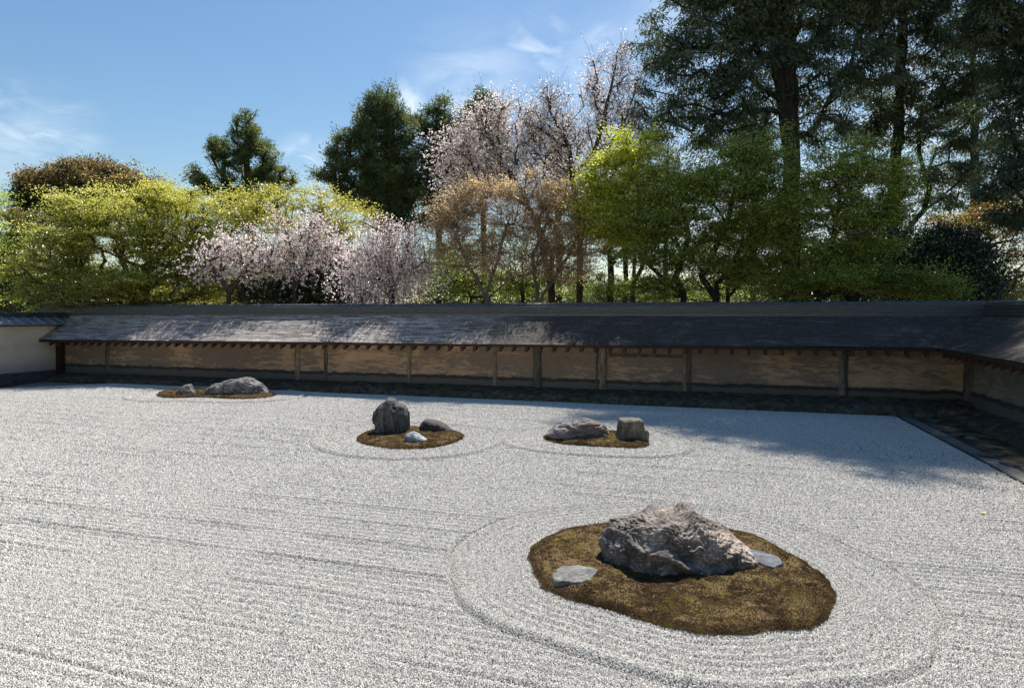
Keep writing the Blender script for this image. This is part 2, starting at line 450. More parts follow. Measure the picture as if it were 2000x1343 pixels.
def rock(label, sil, depth, T, mat, seed, e1=.75, e2=.75, sub=7, cuts=10, cutq=.05, a1=.06, a2=.04, a3=.02, f1=2.2, aniso=(1, 1, 1), crack=0, strata=None, back=1.0, group='garden stones standing in moss', undercut=0, tweak=None):
    S_ = np.array([at(x, y, depth)[[0, 2]] for x, y in sil])
    S_ = smooth_poly(S_, it=1)
    c = np.array([(S_[:, 0].min() + S_[:, 0].max()) / 2, max(S_[:, 1].min() + .45 * (S_[:, 1].max() - S_[:, 1].min()), .03)])
    q = []                                   # dense outline -> polar radius
    for i in range(len(S_)):
        for t in np.linspace(0, 1, 12, endpoint=False): q.append(S_[i] * (1 - t) + S_[(i + 1) % len(S_)] * t)
    q = np.array(q) - c; ph = np.arctan2(q[:, 1], q[:, 0]); rr = np.hypot(q[:, 0], q[:, 1]); o = np.argsort(ph); ph, rr = ph[o], rr[o]
    D, Fc = ICO[sub]
    a, dep, b = D[:, 0], D[:, 1], D[:, 2]
    phi = np.arctan2(b, a); sn = np.sqrt(a * a + b * b)
    Rf = np.interp(phi, ph, rr, period=2 * np.pi)
    inpl = sn ** e1
    P = np.stack([Rf * inpl * np.cos(phi), np.sign(dep) * np.abs(dep) ** e2 * T * np.where(dep > 0, back, 1), Rf * inpl * np.sin(phi)], 1)
    size = rr.mean()
    rng = np.random.default_rng(seed)
    for k in range(cuts):
        nrm = rng.normal(size=3); nrm[1] -= .4; nrm[2] = abs(nrm[2]) * (.7 if sub < 8 else .22); nrm[0] *= .6; nrm /= np.linalg.norm(nrm)
        h = P @ nrm; dcut = h.max() * (1 - cutq * rng.uniform(1.0, 4.5))
        ov = np.maximum(h - dcut, 0) * .88; P -= ov[:, None] * nrm
    dirn = P / (np.linalg.norm(P, axis=1)[:, None] + 1e-6)
    Q = P / size * np.array(aniso) + seed * 3.1
    warp = np.stack([fbm(Q * 1.5, 2, seed + 40 + i) for i in range(3)], 1) * .35
    disp = a1 * fbm(Q * f1, 3, seed) + a2 * (ridged((Q + warp) * f1 * 1.7, 4, seed + 9) - .3) + a3 * fbm(Q * f1 * 9, 4, seed + 20, .62)
    if crack:
        w1, w2 = worley((Q + warp) * f1 * 1.5, seed); disp -= crack * np.exp(-((w2 - w1) / .07) ** 2); disp += crack * .9 * (hash3(np.floor(w1 * 0 + Q[:, 0] * 0), np.floor(w1 * 0), np.floor(w1 * 0)) * 0)
        g1, g2 = worley((Q + warp) * f1 * 3.4 + 5, seed + 3); disp += crack * .8 * (.5 - g1)
    if strata:
        fr, am, slope = strata
        t = (Q[:, 2] + slope * Q[:, 0] + warp[:, 0] * .7) * fr
        ft = t % 1; disp += am * (np.minimum(ft * 1.6, (1 - ft) * 4).clip(0, 1) - .6)
    P = P + dirn * (disp * size)[:, None]
    if tweak is not None: P = tweak(P, size)
    lo, hi = (S_[:, 0].min() - c[0]), (S_[:, 0].max() - c[0]); x0, x1 = P[:, 0].min(), P[:, 0].max()   # keep the measured width and height
    P[:, 0] = lo + (P[:, 0] - x0) * (hi - lo) / (x1 - x0)
    k = (S_[:, 1].max() - c[1]) / P[:, 2].max(); P[:, 2] *= np.where(P[:, 2] > 0, k, 1)
    loc = np.array([c[0], depth, c[1]])
    o = mesh('garden_rock', P, Fc, [mat], True)
    o.location = loc
    tag(o, label, 'rock', group)
    return o
def flat_stone(label, sil, mat, seed, z0=.06, th=.05, tilt=0, group='garden stones standing in moss'):
    poly = np.array([gz(x, y, z0)[:2] for x, y in sil]); c = poly.mean(0)
    q = []
    for i in range(len(poly)):
        for t in np.linspace(0, 1, 8, endpoint=False): q.append(poly[i] * (1 - t) + poly[(i + 1) % len(poly)] * t)
    q = np.array(q); n = len(q); K = 40; V = []; ff = []
    for k in range(K + 1):
        f = k / K; V.append(c + (q - c) * f); ff.append(np.full(n, f))
    V = np.concatenate(V); f = np.concatenate(ff)
    P3 = np.stack([V[:, 0], V[:, 1], V[:, 0] * 0], 1)
    z = z0 - .10 * np.clip((f - .86) / .14, 0, 1) ** 2.2 + (fbm(P3 * 5, 4, seed) * .013 + ridged(P3 * np.array([6, 14, 1]), 3, seed) * .006 + fbm(P3 * 40, 3, seed + 2) * .003) + th * (1 - f ** 4) * .5
    V = np.stack([V[:, 0], V[:, 1], z], 1) - np.array([c[0], c[1], 0]); V[:, 2] += tilt * V[:, 0]
    fc = []
    for k in range(K):
        a = k * n + np.arange(n); b = k * n + (np.arange(n) + 1) % n
        fc.append(np.stack([a, b, b + n, a + n], 1))
    o = mesh('garden_rock', V, np.concatenate(fc), [mat], True); o.location = (c[0], c[1], 0)
    return tag(o, label, 'rock', group)

RM_BIG = rock_mat('boulder_brown', [(.36, (.03, .027, .026)), (.48, (.10, .087, .078)), (.58, (.215, .19, .168)), (.70, (.41, .37, .33))], (.52, .465, .41), .60, 5, (1, 1, 1.2), (.25, .19, .155), .03)
RM_DARK = rock_mat('stone_dark', [(.38, (.016, .017, .018)), (.48, (.055, .055, .055)), (.58, (.16, .155, .15)), (.70, (.38, .37, .35))], (.45, .43, .42), .64, 7, (2.2, 2.2, .6), None, .02)
RM_SLAB = rock_mat('stone_smooth_dark', [(.35, (.03, .028, .027)), (.6, (.08, .072, .066)), (.8, (.17, .15, .14))], None, .6, 5, (1, 1, 1), None, .01)
RM_PALE = rock_mat('stone_blue_white', [(.36, (.05, .065, .075)), (.5, (.17, .20, .22)), (.62, (.40, .42, .44)), (.75, (.60, .61, .63))], (.68, .68, .70), .60, 9, (1, 1, 1), None, .015)
RM_LAYER = rock_mat('stone_layered', [(.36, (.03, .03, .033)), (.48, (.11, .105, .11)), (.60, (.23, .215, .215)), (.74, (.42, .40, .40))], (.50, .44, .42), .64, 6, (.8, .8, 2.5), (.16, .105, .085), .02)
RM_BLOCK = rock_mat('stone_block', [(.36, (.028, .026, .02)), (.5, (.095, .09, .072)), (.62, (.17, .16, .13)), (.78, (.33, .31, .27))], (.50, .42, .37), .655, 6, (2.4, 2.4, .6), None, .015)
RM_GREY = rock_mat('stone_grey', [(.36, (.03, .03, .03)), (.48, (.10, .096, .094)), (.60, (.24, .23, .225)), (.76, (.44, .42, .41))], (.48, .46, .45), .62, 6, (1.2, 1.2, 1.2), None, .03)
RM_FLAT = rock_mat('stone_flat_grey', [(.34, (.04, .04, .04)), (.5, (.12, .12, .118)), (.66, (.22, .22, .215)), (.8, (.34, .34, .33))], (.40, .39, .38), .63, 4, (1, 2, 1), None, .015)
RM_FLATB = rock_mat('stone_flat_blue', [(.34, (.03, .035, .04)), (.5, (.09, .10, .115)), (.66, (.17, .18, .195)), (.8, (.28, .29, .30))], (.4, .4, .4), .66, 5, (1, 2.5, 1), None, .015)

SIL_D1 = zoomed(992, 953, 2.96, [(520,300),(560,210),(650,150),(760,100),(830,112),(900,128),(1000,125),(1060,98),(1110,140),(1180,180),(1260,210),(1320,280),(1400,360),(1470,450),(1465,490),(1400,540),(1290,575),(1180,570),(1080,540),(950,520),(850,515),(760,500),(680,490),(620,460),(560,400),(525,350)])
def tweak_big(P, size):
    # a leaning overhang: the lower left front is undercut, a ledge runs down to the right
    x, y, z = P[:, 0] / size, P[:, 1] / size, P[:, 2] / size
    k = np.clip((-z - .05) * 1.6, 0, 1) * np.clip(.9 - x, 0, 1.2) * np.clip(-y, 0, 1)
    P[:, 1] += k * size * .22
    P[:, 2] += size * np.clip(z * 3, 0, 1) * (.10 * np.exp(-((x - .12) / .10) ** 2) + .09 * np.exp(-((x + .32) / .16) ** 2) - .05 * np.exp(-((x + .08) / .12) ** 2))
    led = np.exp(-((z - (.12 - .42 * (x + .2))) / .10) ** 2) * np.clip(-y * 1.5, 0, 1)
    P[:, 1] -= led * size * .10
    hol = np.exp(-(((z - (.22 - .42 * (x + .2)) - .06) / .12) ** 2)) * np.clip(-y * 1.5, 0, 1) * np.clip(.55 - np.abs(x + .1), 0, .5) * 2
    P[:, 1] += hol * size * .10
    return P
rock('biggest craggy brown and grey boulder, on the foreground moss island', SIL_D1, 6.15, .52, RM_BIG, 3, .80, .72, 8, 24, .026, .06, .038, .017, 1.7, (1, 1, 1.15), .02, None, 1.0, tweak=tweak_big)
flat_stone('flat pale grey slab lying in moss left of the biggest boulder', zoomed(1000, 960, 3.03, [(225,505),(238,452),(288,430),(398,434),(528,466),(482,520),(418,545),(330,545),(250,538)]), RM_FLAT, 5, .080, .012)
flat_stone('flat bluish grey slab half hidden behind the right foot of the biggest boulder', zoomed(1000, 960, 3.03, [(1340,345),(1420,335),(1510,350),(1590,388),(1618,430),(1545,458),(1470,440),(1400,420)]), RM_FLATB, 7, .085, .03)
rock('tall dark standing stone with a pointed top', zoomed(660, 760, 7.14, [(545,640),(540,560),(530,470),(497,458),(490,420),(498,350),(515,262),(560,222),(620,195),(660,160),(695,122),(770,112),(805,145),(830,200),(870,205),(925,222),(972,270),(1002,340),(1003,430),(992,520),(975,600),(930,650),(750,675),(600,670)]), 12.98, .30, RM_DARK, 11, .6, .6, 7, 14, .03, .04, .035, .014, 1.9, (2.0, 2.0, .55), .022)
rock('dark smooth rock with a tapering right end behind the small white stone', zoomed(660, 760, 7.14, [(1115,560),(1135,495),(1195,428),(1250,412),(1310,418),(1400,440),(1500,490),(1560,545),(1630,590),(1700,612),(1730,640),(1640,650),(1500,630),(1300,610),(1150,590)]), 13.25, .24, RM_SLAB, 12, .8, .8, 7, 6, .03, .03, .02, .01, 1.8, (1, 1, 1), .01)
rock('small bluish white stone lying in moss in front of the dark standing stone', zoomed(660, 760, 7.14, [(925,690),(930,655),(965,612),(1040,585),(1100,605),(1160,645),(1250,705),(1235,735),(1110,780),(1000,775),(940,740)]), 11.98, .17, RM_PALE, 13, .95, .9, 6, 2, .02, .05, .02, .012, 2.0, (1, 1, 1), .015)
rock('wide layered pinkish grey rock with a jagged left end', zoomed(1040, 790, 7.69, [(190,470),(232,385),(300,325),(370,300),(440,262),(560,240),(700,203),(820,208),(960,235),(1060,290),(1110,370),(1175,435),(1165,495),(1040,550),(880,580),(750,560),(500,530),(300,510)]), 12.5, .40, RM_LAYER, 14, .75, .75, 8, 12, .04, .05, .03, .012, 1.7, (.8, 1, 1.8), .03, (2.2, .085, .25))
rock('square flat topped block of stone with a step on its right side', zoomed(1040, 790, 7.69, [(1225,580),(1250,500),(1285,400),(1300,300),(1308,225),(1325,205),(1480,204),(1635,204),(1645,230),(1655,340),(1715,362),(1730,385),(1728,480),(1722,575),(1690,600),(1480,600)]), 12.32, .26, RM_BLOCK, 15, .34, .25, 7, 3, .015, .012, .018, .008, 2.0, (1.6, 1.6, .7), .02)
rock('small rounded grey stone at the far left by the long back rock', zoomed(220, 710, 5.556, [(690,350),(715,285),(775,238),(820,218),(850,232),(868,290),(885,320),(880,350),(800,360)]), 19.4, .26, RM_GREY, 16, .75, .75, 6, 8, .04, .05, .03, .012)
rock('long humped grey rock at the far left beside the back wall', zoomed(220, 710, 5.556, [(985,310),(1010,280),(1080,250),(1150,200),(1290,172),(1400,150),(1500,146),(1560,180),(1640,222),(1695,290),(1712,345),(1600,365),(1400,365),(1200,350),(1050,335)]), 19.75, .60, RM_GREY, 17, .75, .8, 7, 14, .04, .05, .035, .014, 2.0, (1, 1, .8), .028)

# ------------------------------------------------------------------ walls
def extrude(prof, us, root, name, mat, fn, smooth=False, closed=True, noise=0):
    """sweep a profile [(v,z)] along the list us; fn(u,v,z) -> point"""
    prof = list(prof); n = len(prof); V = []
    for u in us:
        for v, z in prof: V.append(fn(u, v, z))
    fc = []; last = n if closed else n - 1
    for i in range(len(us) - 1):
        for j in range(last):
            a = i * n + j; b = i * n + (j + 1) % n; fc.append((a, b, b + n, a + n))
    faces = [np.array(fc)]
    V = np.array(V)
    if closed and n > 2:                     # end caps as fans
        c0 = V[:n].mean(0); c1 = V[-n:].mean(0); k = len(V); V = np.vstack([V, c0, c1]); m0 = (len(us) - 1) * n
        faces.append(np.array([(k, (j + 1) % n, j) for j in range(n)] + [(k + 1, m0 + j, m0 + (j + 1) % n) for j in range(n)]))
    return part(name, V, faces, [mat], root, smooth)
def box(root, name, mat, p0, ax, ay, az):
    p0, ax, ay, az = map(np.array, (p0, ax, ay, az))
    V = [p0 + i * ax + j * ay + k * az for k in (0, 1) for j in (0, 1) for i in (0, 1)]
    return part(name, V, [(0, 2, 3, 1), (4, 5, 7, 6), (0, 1, 5, 4), (2, 6, 7, 3), (0, 4, 6, 2), (1, 3, 7, 5)], [mat], root)

def earth_mat(name, ochre, dark, seed, soot=.5):
    m = M(name, .92, .12); N = m.N
    # object space of the wall: x along it, z up
    v = m.coord(); s = m.sep(v)
    n_str = m.noise(m.coord((.34, .34, 1.7)), 1.5, 8, .72, .35)
    n_fin = m.noise(m.coord((1.6, 1.6, 6)), 1.9, 7, .72, .5)
    n_big = m.noise(m.coord((.28, .28, .22)), 1.3, 3, .5)
    n_gr = m.noise(v, 42, 4, .65)
    k = m.math('ADD', m.math('MULTIPLY', n_str, .55), m.math('MULTIPLY', n_fin, .46))
    k = m.math('ADD', m.math('ADD', k, m.math('MULTIPLY', n_big, .46)), -.175)
    # upper half a little darker, orange band at mid height
    hz = m.rng(s[2], .75, 1.3, 0, .03, True); k = m.math('ADD', k, hz)
    base = m.ramp(k, [(.44, ochre), (.545, tuple(x * .70 for x in ochre)), (.572, dark), (.72, tuple(x * .8 for x in dark))])
    base = m.mix(m.ramp(n_gr, [(.35, 0.), (.75, .35)]), base, tuple(min(1, x * 1.35) for x in ochre))
    # damp foot, ragged edge
    ft = m.math('ADD', s[2], m.math('MULTIPLY', m.noise(m.coord((1.1, 1.1, 2)), 2.4, 8, .74), -.24))
    foot = m.rng(ft, .43, .475, 1, 0, True)
    base = m.mix(foot, base, m.ramp(n_gr, [(.3, (.035, .032, .030)), (.8, (.085, .078, .070))]))
    pale = m.math('MULTIPLY', m.rng(ft, .33, .38, 1, 0, True), .6)
    base = m.mix(pale, base, (.17, .15, .125))
    m.color(base); m.bump(m.math('ADD', m.math('MULTIPLY', n_gr, .5), m.math('MULTIPLY', n_fin, .8)), .7, .02)
    return m.m
M_EARTH = earth_mat('earth_wall', (.50, .325, .20), (.16, .13, .105), 0)
M_EARTH_W = earth_mat('earth_wall_grey', (.30, .24, .165), (.13, .125, .105), 0)
m = M('pillar_plaster', .9, .1); n = m.noise(m.coord((3, 3, 1)), 3, 6, .65)
m.color(m.ramp(n, [(.3, (.09, .072, .05)), (.5, (.20, .16, .11)), (.7, (.34, .275, .19))])); m.bump(n, .5, .02); M_PIL = m.m
m = M('pillar_plaster_dark', .9, .1); n = m.noise(m.coord((3, 3, 1)), 3, 6, .65)
m.color(m.ramp(n, [(.3, (.05, .048, .042)), (.5, (.10, .09, .075)), (.75, (.19, .16, .12))])); m.bump(n, .5, .02); M_PILD = m.m
m = M('plinth_stone', .95, .15); v = m.coord((1, 1, 1.6)); n = m.noise(v, 5, 8, .7); n2 = m.noise(v, 1.7, 4, .6); n5 = m.noise(v, 30, 4, .6)
c = m.ramp(n, [(.35, (.035, .03, .022)), (.5, (.085, .073, .055)), (.62, (.14, .12, .09)), (.77, (.27, .24, .19))])
m.color(m.mix(m.ramp(n2, [(.5, 0.), (.65, .7)]), c, m.ramp(n5, [(.3, (.025, .03, .012)), (.7, (.07, .075, .03))]))); m.bump(n, .9, .04); M_PLINTH = m.m
m = M('old_wood', .75, .25); n = m.noise(m.coord((8, 8, 1)), 3, 5, .6)
m.color(m.ramp(n, [(.3, (.018, .010, .007)), (.7, (.055, .030, .020))])); m.bump(n, .3, .01); M_WOOD = m.m
m = M('wood_end', .8, .2); n = m.noise(m.coord(), 20, 3); m.color(m.ramp(n, [(.3, (.03, .018, .012)), (.7, (.08, .045, .03))])); M_WOODE = m.m
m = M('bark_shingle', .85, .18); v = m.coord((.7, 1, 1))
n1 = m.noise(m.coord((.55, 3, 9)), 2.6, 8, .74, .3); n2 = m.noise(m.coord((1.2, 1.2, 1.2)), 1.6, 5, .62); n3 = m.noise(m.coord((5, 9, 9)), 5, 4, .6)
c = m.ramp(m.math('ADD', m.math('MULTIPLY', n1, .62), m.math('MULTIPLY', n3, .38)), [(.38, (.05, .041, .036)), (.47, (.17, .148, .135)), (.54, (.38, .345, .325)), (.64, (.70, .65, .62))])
shade_rgt = m.rng(m.attr('along'), .50, .66, 0, 1, True)  # darker towards the right: tree shade put into the shingle colour
shade_rgt = m.math('MULTIPLY', shade_rgt, m.rng(n2, .35, .6, .75, 1))
c = m.mix(shade_rgt, c, m.ramp(m.math('ADD', m.math('MULTIPLY', n2, .55), m.math('MULTIPLY', n3, .45)), [(.36, (.018, .016, .014)), (.50, (.034, .031, .028)), (.60, (.07, .067, .06)), (.72, (.18, .178, .165))]))  # near-black copy of the shingle tones for the shaded stretch
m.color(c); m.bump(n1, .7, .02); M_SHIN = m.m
m = M('ridge_tile', .38, .7); n = m.noise(m.coord((1.2, 8, 8)), 3, 6, .65); n2 = m.noise(m.coord(), 9, 5, .6)
m.color(m.mix(m.ramp(n2, [(.5, 0.), (.7, .7)]), m.ramp(n, [(.3, (.016, .019, .021)), (.6, (.045, .052, .054)), (.8, (.10, .105, .10))]), (.10, .103, .093)))
m.L.new(m.ramp(n2, [(.3, .30), (.7, .6)]), m.b.inputs['Roughness']); m.bump(n2, .3, .01); M_RIDGE = m.m
m = M('grey_tile', .35, .55); n = m.noise(m.coord(), 5, 6, .65)
m.color(m.ramp(n, [(.3, (.09, .11, .13)), (.6, (.21, .25, .29)), (.8, (.36, .40, .44))])); m.bump(n, .25, .01); M_TILE = m.m
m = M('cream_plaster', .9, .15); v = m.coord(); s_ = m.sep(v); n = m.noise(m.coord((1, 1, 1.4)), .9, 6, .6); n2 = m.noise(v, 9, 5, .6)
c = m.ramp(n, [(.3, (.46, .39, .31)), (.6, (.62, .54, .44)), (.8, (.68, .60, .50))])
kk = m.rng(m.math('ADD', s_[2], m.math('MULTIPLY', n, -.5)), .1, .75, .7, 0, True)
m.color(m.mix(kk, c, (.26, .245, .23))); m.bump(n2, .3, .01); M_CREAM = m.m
m = M('dark_base_board', .85, .2); n = m.noise(m.coord((1, 1, 4)), 4, 5, .6)
m.color(m.ramp(n, [(.3, (.04, .04, .042)), (.7, (.11, .11, .112))])); m.bump(n, .4, .01); M_BASEB = m.m

def lerp(a, b, t): return a + (b - a) * t
# heights measured along the wall
uL, uR = on_v(75, 660, -.06)[0], U_CORN
def line_z(pxa, pya, pxb, pyb, v):
    (u1, z1), (u2, z2) = on_v(pxa, pya, v), on_v(pxb, pyb, v)
    return lambda u: z1 + (z2 - z1) * (u - u1) / (u2 - u1)
EV = -.06; RV = 1.42
eave_z = line_z(200, 664, 1800, 678.5, EV)
ridge_z = line_z(300, 595, 1800, 587.5, RV)
foot_z = line_z(300, 731, 1800, 775, WALLV)

def build_back_wall():
    root = empty('earthen_wall', G((uL + uR) / 2, WALLV), 'long ochre clay wall with bark shingle roof behind the gravel', 'wall')
    root.rotation_euler = (0, 0, math.atan2(ex[1], ex[0]))
    # local frame: x along the wall
    um = (uL + uR) / 2
    def loc(u, v, z): return np.array([u - um, v - WALLV, z])
    def lpart(name, V, Fc, mats, smooth=False, attrs=None): return mesh(name, V, Fc, mats, smooth, attrs, root)
    def sweep(name, prof_at, us, mat, smooth=False, closed=True, attrs=False):
        V = []; n = None
        for u in us:
            p = prof_at(u); n = len(p)
            for v, z in p: V.append(loc(u, v, z))
        fc = [(i * n + j, i * n + (j + 1) % n, (i + 1) * n + (j + 1) % n, (i + 1) * n + j) for i in range(len(us) - 1) for j in range(n if closed else n - 1)]
        V = np.array(V); faces = [np.array(fc)[:, ::-1]]
        if closed:
            c0 = V[:n].mean(0); c1 = V[-n:].mean(0); k = len(V); V = np.vstack([V, c0, c1]); m0 = (len(us) - 1) * n
            faces.append(np.array([(k, j, (j + 1) % n) for j in range(n)] + [(k + 1, m0 + (j + 1) % n, m0 + j) for j in range(n)]))
        return lpart(name, V, faces, [mat], smooth)
    rng = np.random.default_rng(8)
    # wall body, slightly uneven face
    us = np.linspace(U_POST, uR + .6, 500); zs = np.linspace(0, 1, 36)
    Ug, Zg = np.meshgrid(us, zs, indexing='ij')
    fz = foot_z(Ug); top = 1.86 + 0 * Ug
    Z = (fz - .1) + (top - fz + .1) * Zg
    P3 = np.stack([Ug.ravel(), Ug.ravel() * 0, Z.ravel()], 1)
    off = (fbm(P3 * np.array([.8, 1, 2.2]), 4, 3) * .02 + fbm(P3 * np.array([5, 1, 12]), 3, 6) * .006).reshape(Ug.shape) - (1 - Zg) * .05
    V = np.stack([Ug - um, off, Z], -1).reshape(-1, 3)
    nz = len(zs); a = (np.arange(len(us) - 1)[:, None] * nz + np.arange(nz - 1)[None]).ravel()
    faces = np.stack([a, a + nz, a + nz + 1, a + 1], 1)
    k = len(V)
    V = np.vstack([V, [(us[0] - um, .9, -.03), (us[-1] - um, .9, -.03), (us[-1] - um, .9, 1.86), (us[0] - um, .9, 1.86)]])
    i0, i1, i2, i3 = 0, (len(us) - 1) * nz, len(us) * nz - 1, nz - 1
    lpart('wall', V, [faces, np.array([(k, k + 3, k + 2, k + 1), (i3, i2, k + 2, k + 3), (i0, i3, k + 3, k), (i1, k + 1, k + 2, i2)])], [M_EARTH], True)
    # plaster posts standing proud of the clay
    for px, w, mat, pr, taper in ((212, .16, 1, .03, 1), (583, .22, 0, .035, 1), (638, .12, 1, .03, 1.3), (801, .13, 0, .045, .9), (968, .13, 0, .03, .8), (1050, .24, 1, .05, 1), (1166, .05, 1, .03, 1), (1179, .20, 0, .06, .7), (1338, .12, 0, .06, 1.0), (1347, .07, 1, .04, 1), (1643, .16, 0, .06, .8), (1651, .10, 1, .05, 1)):
        u, _ = on_v(px, 715, WALLV); fz = foot_z(u) - .04
        zz = np.linspace(fz, 1.85, 14); V = []
        for i, z in enumerate(zz):
            t = i / 13; ww = w * (lerp(1, taper, t)) * (1 + rng.uniform(-.1, .1)); x = u - um + rng.uniform(-.012, .012)
            if t < .15: ww *= 1.15
            V += [(x - ww / 2, .05, z), (x - ww / 2 * .85, -pr - .055 * (1 - t), z), (x + ww / 2 * .85, -pr - .055 * (1 - t), z), (x + ww / 2, .05, z)]
        fc = [(4 * i + j, 4 * i + j + 1, 4 * i + j + 5, 4 * i + j + 4) for i in range(13) for j in range(3)]
        lpart('plaster_post', V, np.array(fc), [M_PIL if mat == 0 else M_PILD], True)
    # lintel beam shown in one bay
    ua, ub = on_v(1190, 690, WALLV)[0], on_v(1334, 690, WALLV)[0]; z = on_v(1260, 694, WALLV - .05)[1]
    box_l = lambda name, mat, x0, x1, y0, y1, z0, z1: lpart(name, [(x0, y0, z0), (x1, y0, z0), (x1, y1, z0), (x0, y1, z0), (x0, y0, z1), (x1, y0, z1), (x1, y1, z1), (x0, y1, z1)],
        np.array([(0, 3, 2, 1), (4, 5, 6, 7), (0, 1, 5, 4), (1, 2, 6, 5), (2, 3, 7, 6), (3, 0, 4, 7)]), [mat])
    box_l('tie_beam', M_PILD, ua - um, ub - um, -.035, .02, z - .055, z + .04)
    box_l('wooden_post', M_WOOD, on_v(112, 700, WALLV - .2)[0] - um, on_v(121, 700, WALLV - .2)[0] - um, -.26, -.10, .10, 1.72)
    # stone plinth: sloping rubble top, rough front face
    us = np.linspace(uL + .3, uR + .2, 620)
    prof = np.array([(-.02, -.05), (-.02, .04), (.0, .12), (.03, .19), (.10, .235), (.25, .27), (.42, .31), (.60, .34), (.75, .37), (.95, .38)])
    V = []
    for u in us:
        q = prof.copy(); s = foot_z(u) / .40; q[:, 1] *= np.where(q[:, 1] > 0, s, 1); V.append(q)
    V = np.array(V); Ug = np.repeat(us, len(prof)).reshape(V.shape[:2])
    P3 = np.stack([Ug.ravel() * 2.2, V[:, :, 0].ravel() * 4, V[:, :, 1].ravel() * 6], 1)
    w1, w2 = worley(P3 * 1.1, 4); dn = (fbm(P3, 4, 9) * .028 + (.5 - w1) * .03 - .025 * np.exp(-((w2 - w1) / .1) ** 2)).reshape(V.shape[:2])
    VV = V[:, :, 0] - np.where(V[:, :, 1] < .3, dn, 0) ; ZZ = V[:, :, 1] + dn * .8
    LV = np.stack([Ug - um, VV - WALLV, ZZ], -1).reshape(-1, 3); n = len(prof)
    a = (np.arange(len(us) - 1)[:, None] * n + np.arange(n - 1)[None]).ravel()
    lpart('stone_plinth', LV, np.stack([a, a + n, a + n + 1, a + 1], 1), [M_PLINTH], False)
    # roof slope in thin courses, garden side; plain slope at the back
    us = np.linspace(uL, uR + .9, 700); K = 34
    rows = []; zr = []
    for k in range(K + 1):
        f = k / K
        v = lerp(EV, RV - .16, f); lift = lerp(0, 1, f) ** 1.0 - .05 * math.sin(math.pi * f)
        rows.append((v, lift)); 
        if k < K: rows.append((v + (RV - .16 - EV) / K * .90, lift + (1 / K) * .90 - .010))
    rows = np.array(rows); n = len(rows)
    Ug = np.repeat(us[:, None], n, 1); zt = np.array([ridge_z(u) - .335 for u in us])[:, None]; ze = np.array([eave_z(u) for u in us])[:, None]
    # the inner corner: slope is cut along the valley with the side roof
    Vg = np.repeat(rows[None, :, 0], len(us), 0); Z = ze + (zt - ze) * rows[None, :, 1]
    P3 = np.stack([Ug.ravel() * 1.3, Vg.ravel() * 12, Z.ravel() * 2], 1)
    nz = (fbm(P3, 3, 4) * .006 + fbm(P3 * np.array([.25, .05, .1]), 2, 7) * .015).reshape(Ug.shape)
    LV = np.stack([Ug - um, Vg - WALLV, Z + nz], -1)
    ulim = u_eave_corner + (rows[:, 0] - EV) * 1.0           # valley line in plan
    LV[:, :, 0] = np.minimum(LV[:, :, 0], ulim[None] - um + .02)
    LV = LV.reshape(-1, 3)
    a = (np.arange(len(us) - 1)[:, None] * n + np.arange(n - 1)[None]).ravel()
    al = ((LV[:, 0] - (uL - um)) / (uR - uL))
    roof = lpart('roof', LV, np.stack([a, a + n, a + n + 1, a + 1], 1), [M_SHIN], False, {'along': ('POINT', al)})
    # underside / eave thickness and back slope
    def under(u): 
        e = eave_z(u); t = ridge_z(u) - .335
        return [(EV + .006, e - .012), (EV + .02, e - .055), (RV, t - .20), (2 * RV - EV - .02, e - .055), (2 * RV - EV, e), (RV + .16, t - .02), (RV - .16, t - .06), ((EV + RV - .16) / 2, (e + t) / 2 - .085)]
    ue = np.linspace(uL + .01, u_eave_corner - .02, 60)
    bd = sweep('roof_boards', under, ue, M_WOOD)
    # the part of the back slope and boards beyond the inner corner
    def under2(u):
        e = eave_z(u); t = ridge_z(u) - .335
        return [(RV, t - .20), (2 * RV - EV - .02, e - .055), (2 * RV - EV, e), (RV + .16, t - .02), (RV - .16, t - .025)]
    sweep('roof_boards', under2, np.linspace(u_eave_corner - .02, u_eave_corner + 3.2, 10), M_WOOD)
    sweep('eave_board', lambda u: [(EV + .012, eave_z(u) - .056), (EV + .012, eave_z(u) - .088), (EV + .05, eave_z(u) - .088), (EV + .05, eave_z(u) - .056)], ue, M_WOOD)
    # rafters
    u = on_v(95, 668, EV)[0]; step = .385
    while u < u_eave_corner - .15:
        e = eave_z(u) - .088; t = ridge_z(u) - .335; sl = (t - e) / (RV - EV)
        V = []
        for (v, dz) in ((EV + .05, 0), (EV + .05, -.13), (WALLV + .05, -.13), (WALLV + .05, 0)):
            z = e - .004 + (v - EV - .05) * sl * .80 + dz
            V += [(u - um - .042, v - WALLV, z), (u - um + .042, v - WALLV, z)]
        lpart('rafter', V, np.array([(0, 1, 3, 2), (2, 3, 5, 4), (4, 5, 7, 6), (6, 7, 1, 0), (0, 2, 4, 6), (1, 7, 5, 3)]), [M_WOODE])
        u += step
    # ridge: courses of tile with a round cap
    def ridge(u):
        t = ridge_z(u); b = t - .36
        p = [(-.21, b - .16), (-.23, b + .012), (-.23, b + .05), (-.185, b + .055), (-.185, b + .075), (-.20, b + .08), (-.20, b + .115), (-.165, b + .12), (-.165, b + .145), (-.18, b + .15), (-.18, b + .185), (-.15, b + .19), (-.15, b + .215),
             (-.165, b + .22), (-.165, b + .25), (-.12, b + .256)]
        p += [(-.105 * math.cos(a), b + .262 + .095 * math.sin(a)) for a in np.linspace(0, math.pi, 9)]
        q = [(-x, y) for x, y in p[:16]][::-1]
        return [(RV + x, y) for x, y in p + q]
    rg = sweep('ridge', ridge, np.linspace(on_v(84, 600, RV)[0], u_eave_corner + RV - EV + .25, 130), M_RIDGE, False)
    # end ornament tile
    ue0 = on_v(84, 600, RV)[0]; t = ridge_z(ue0)
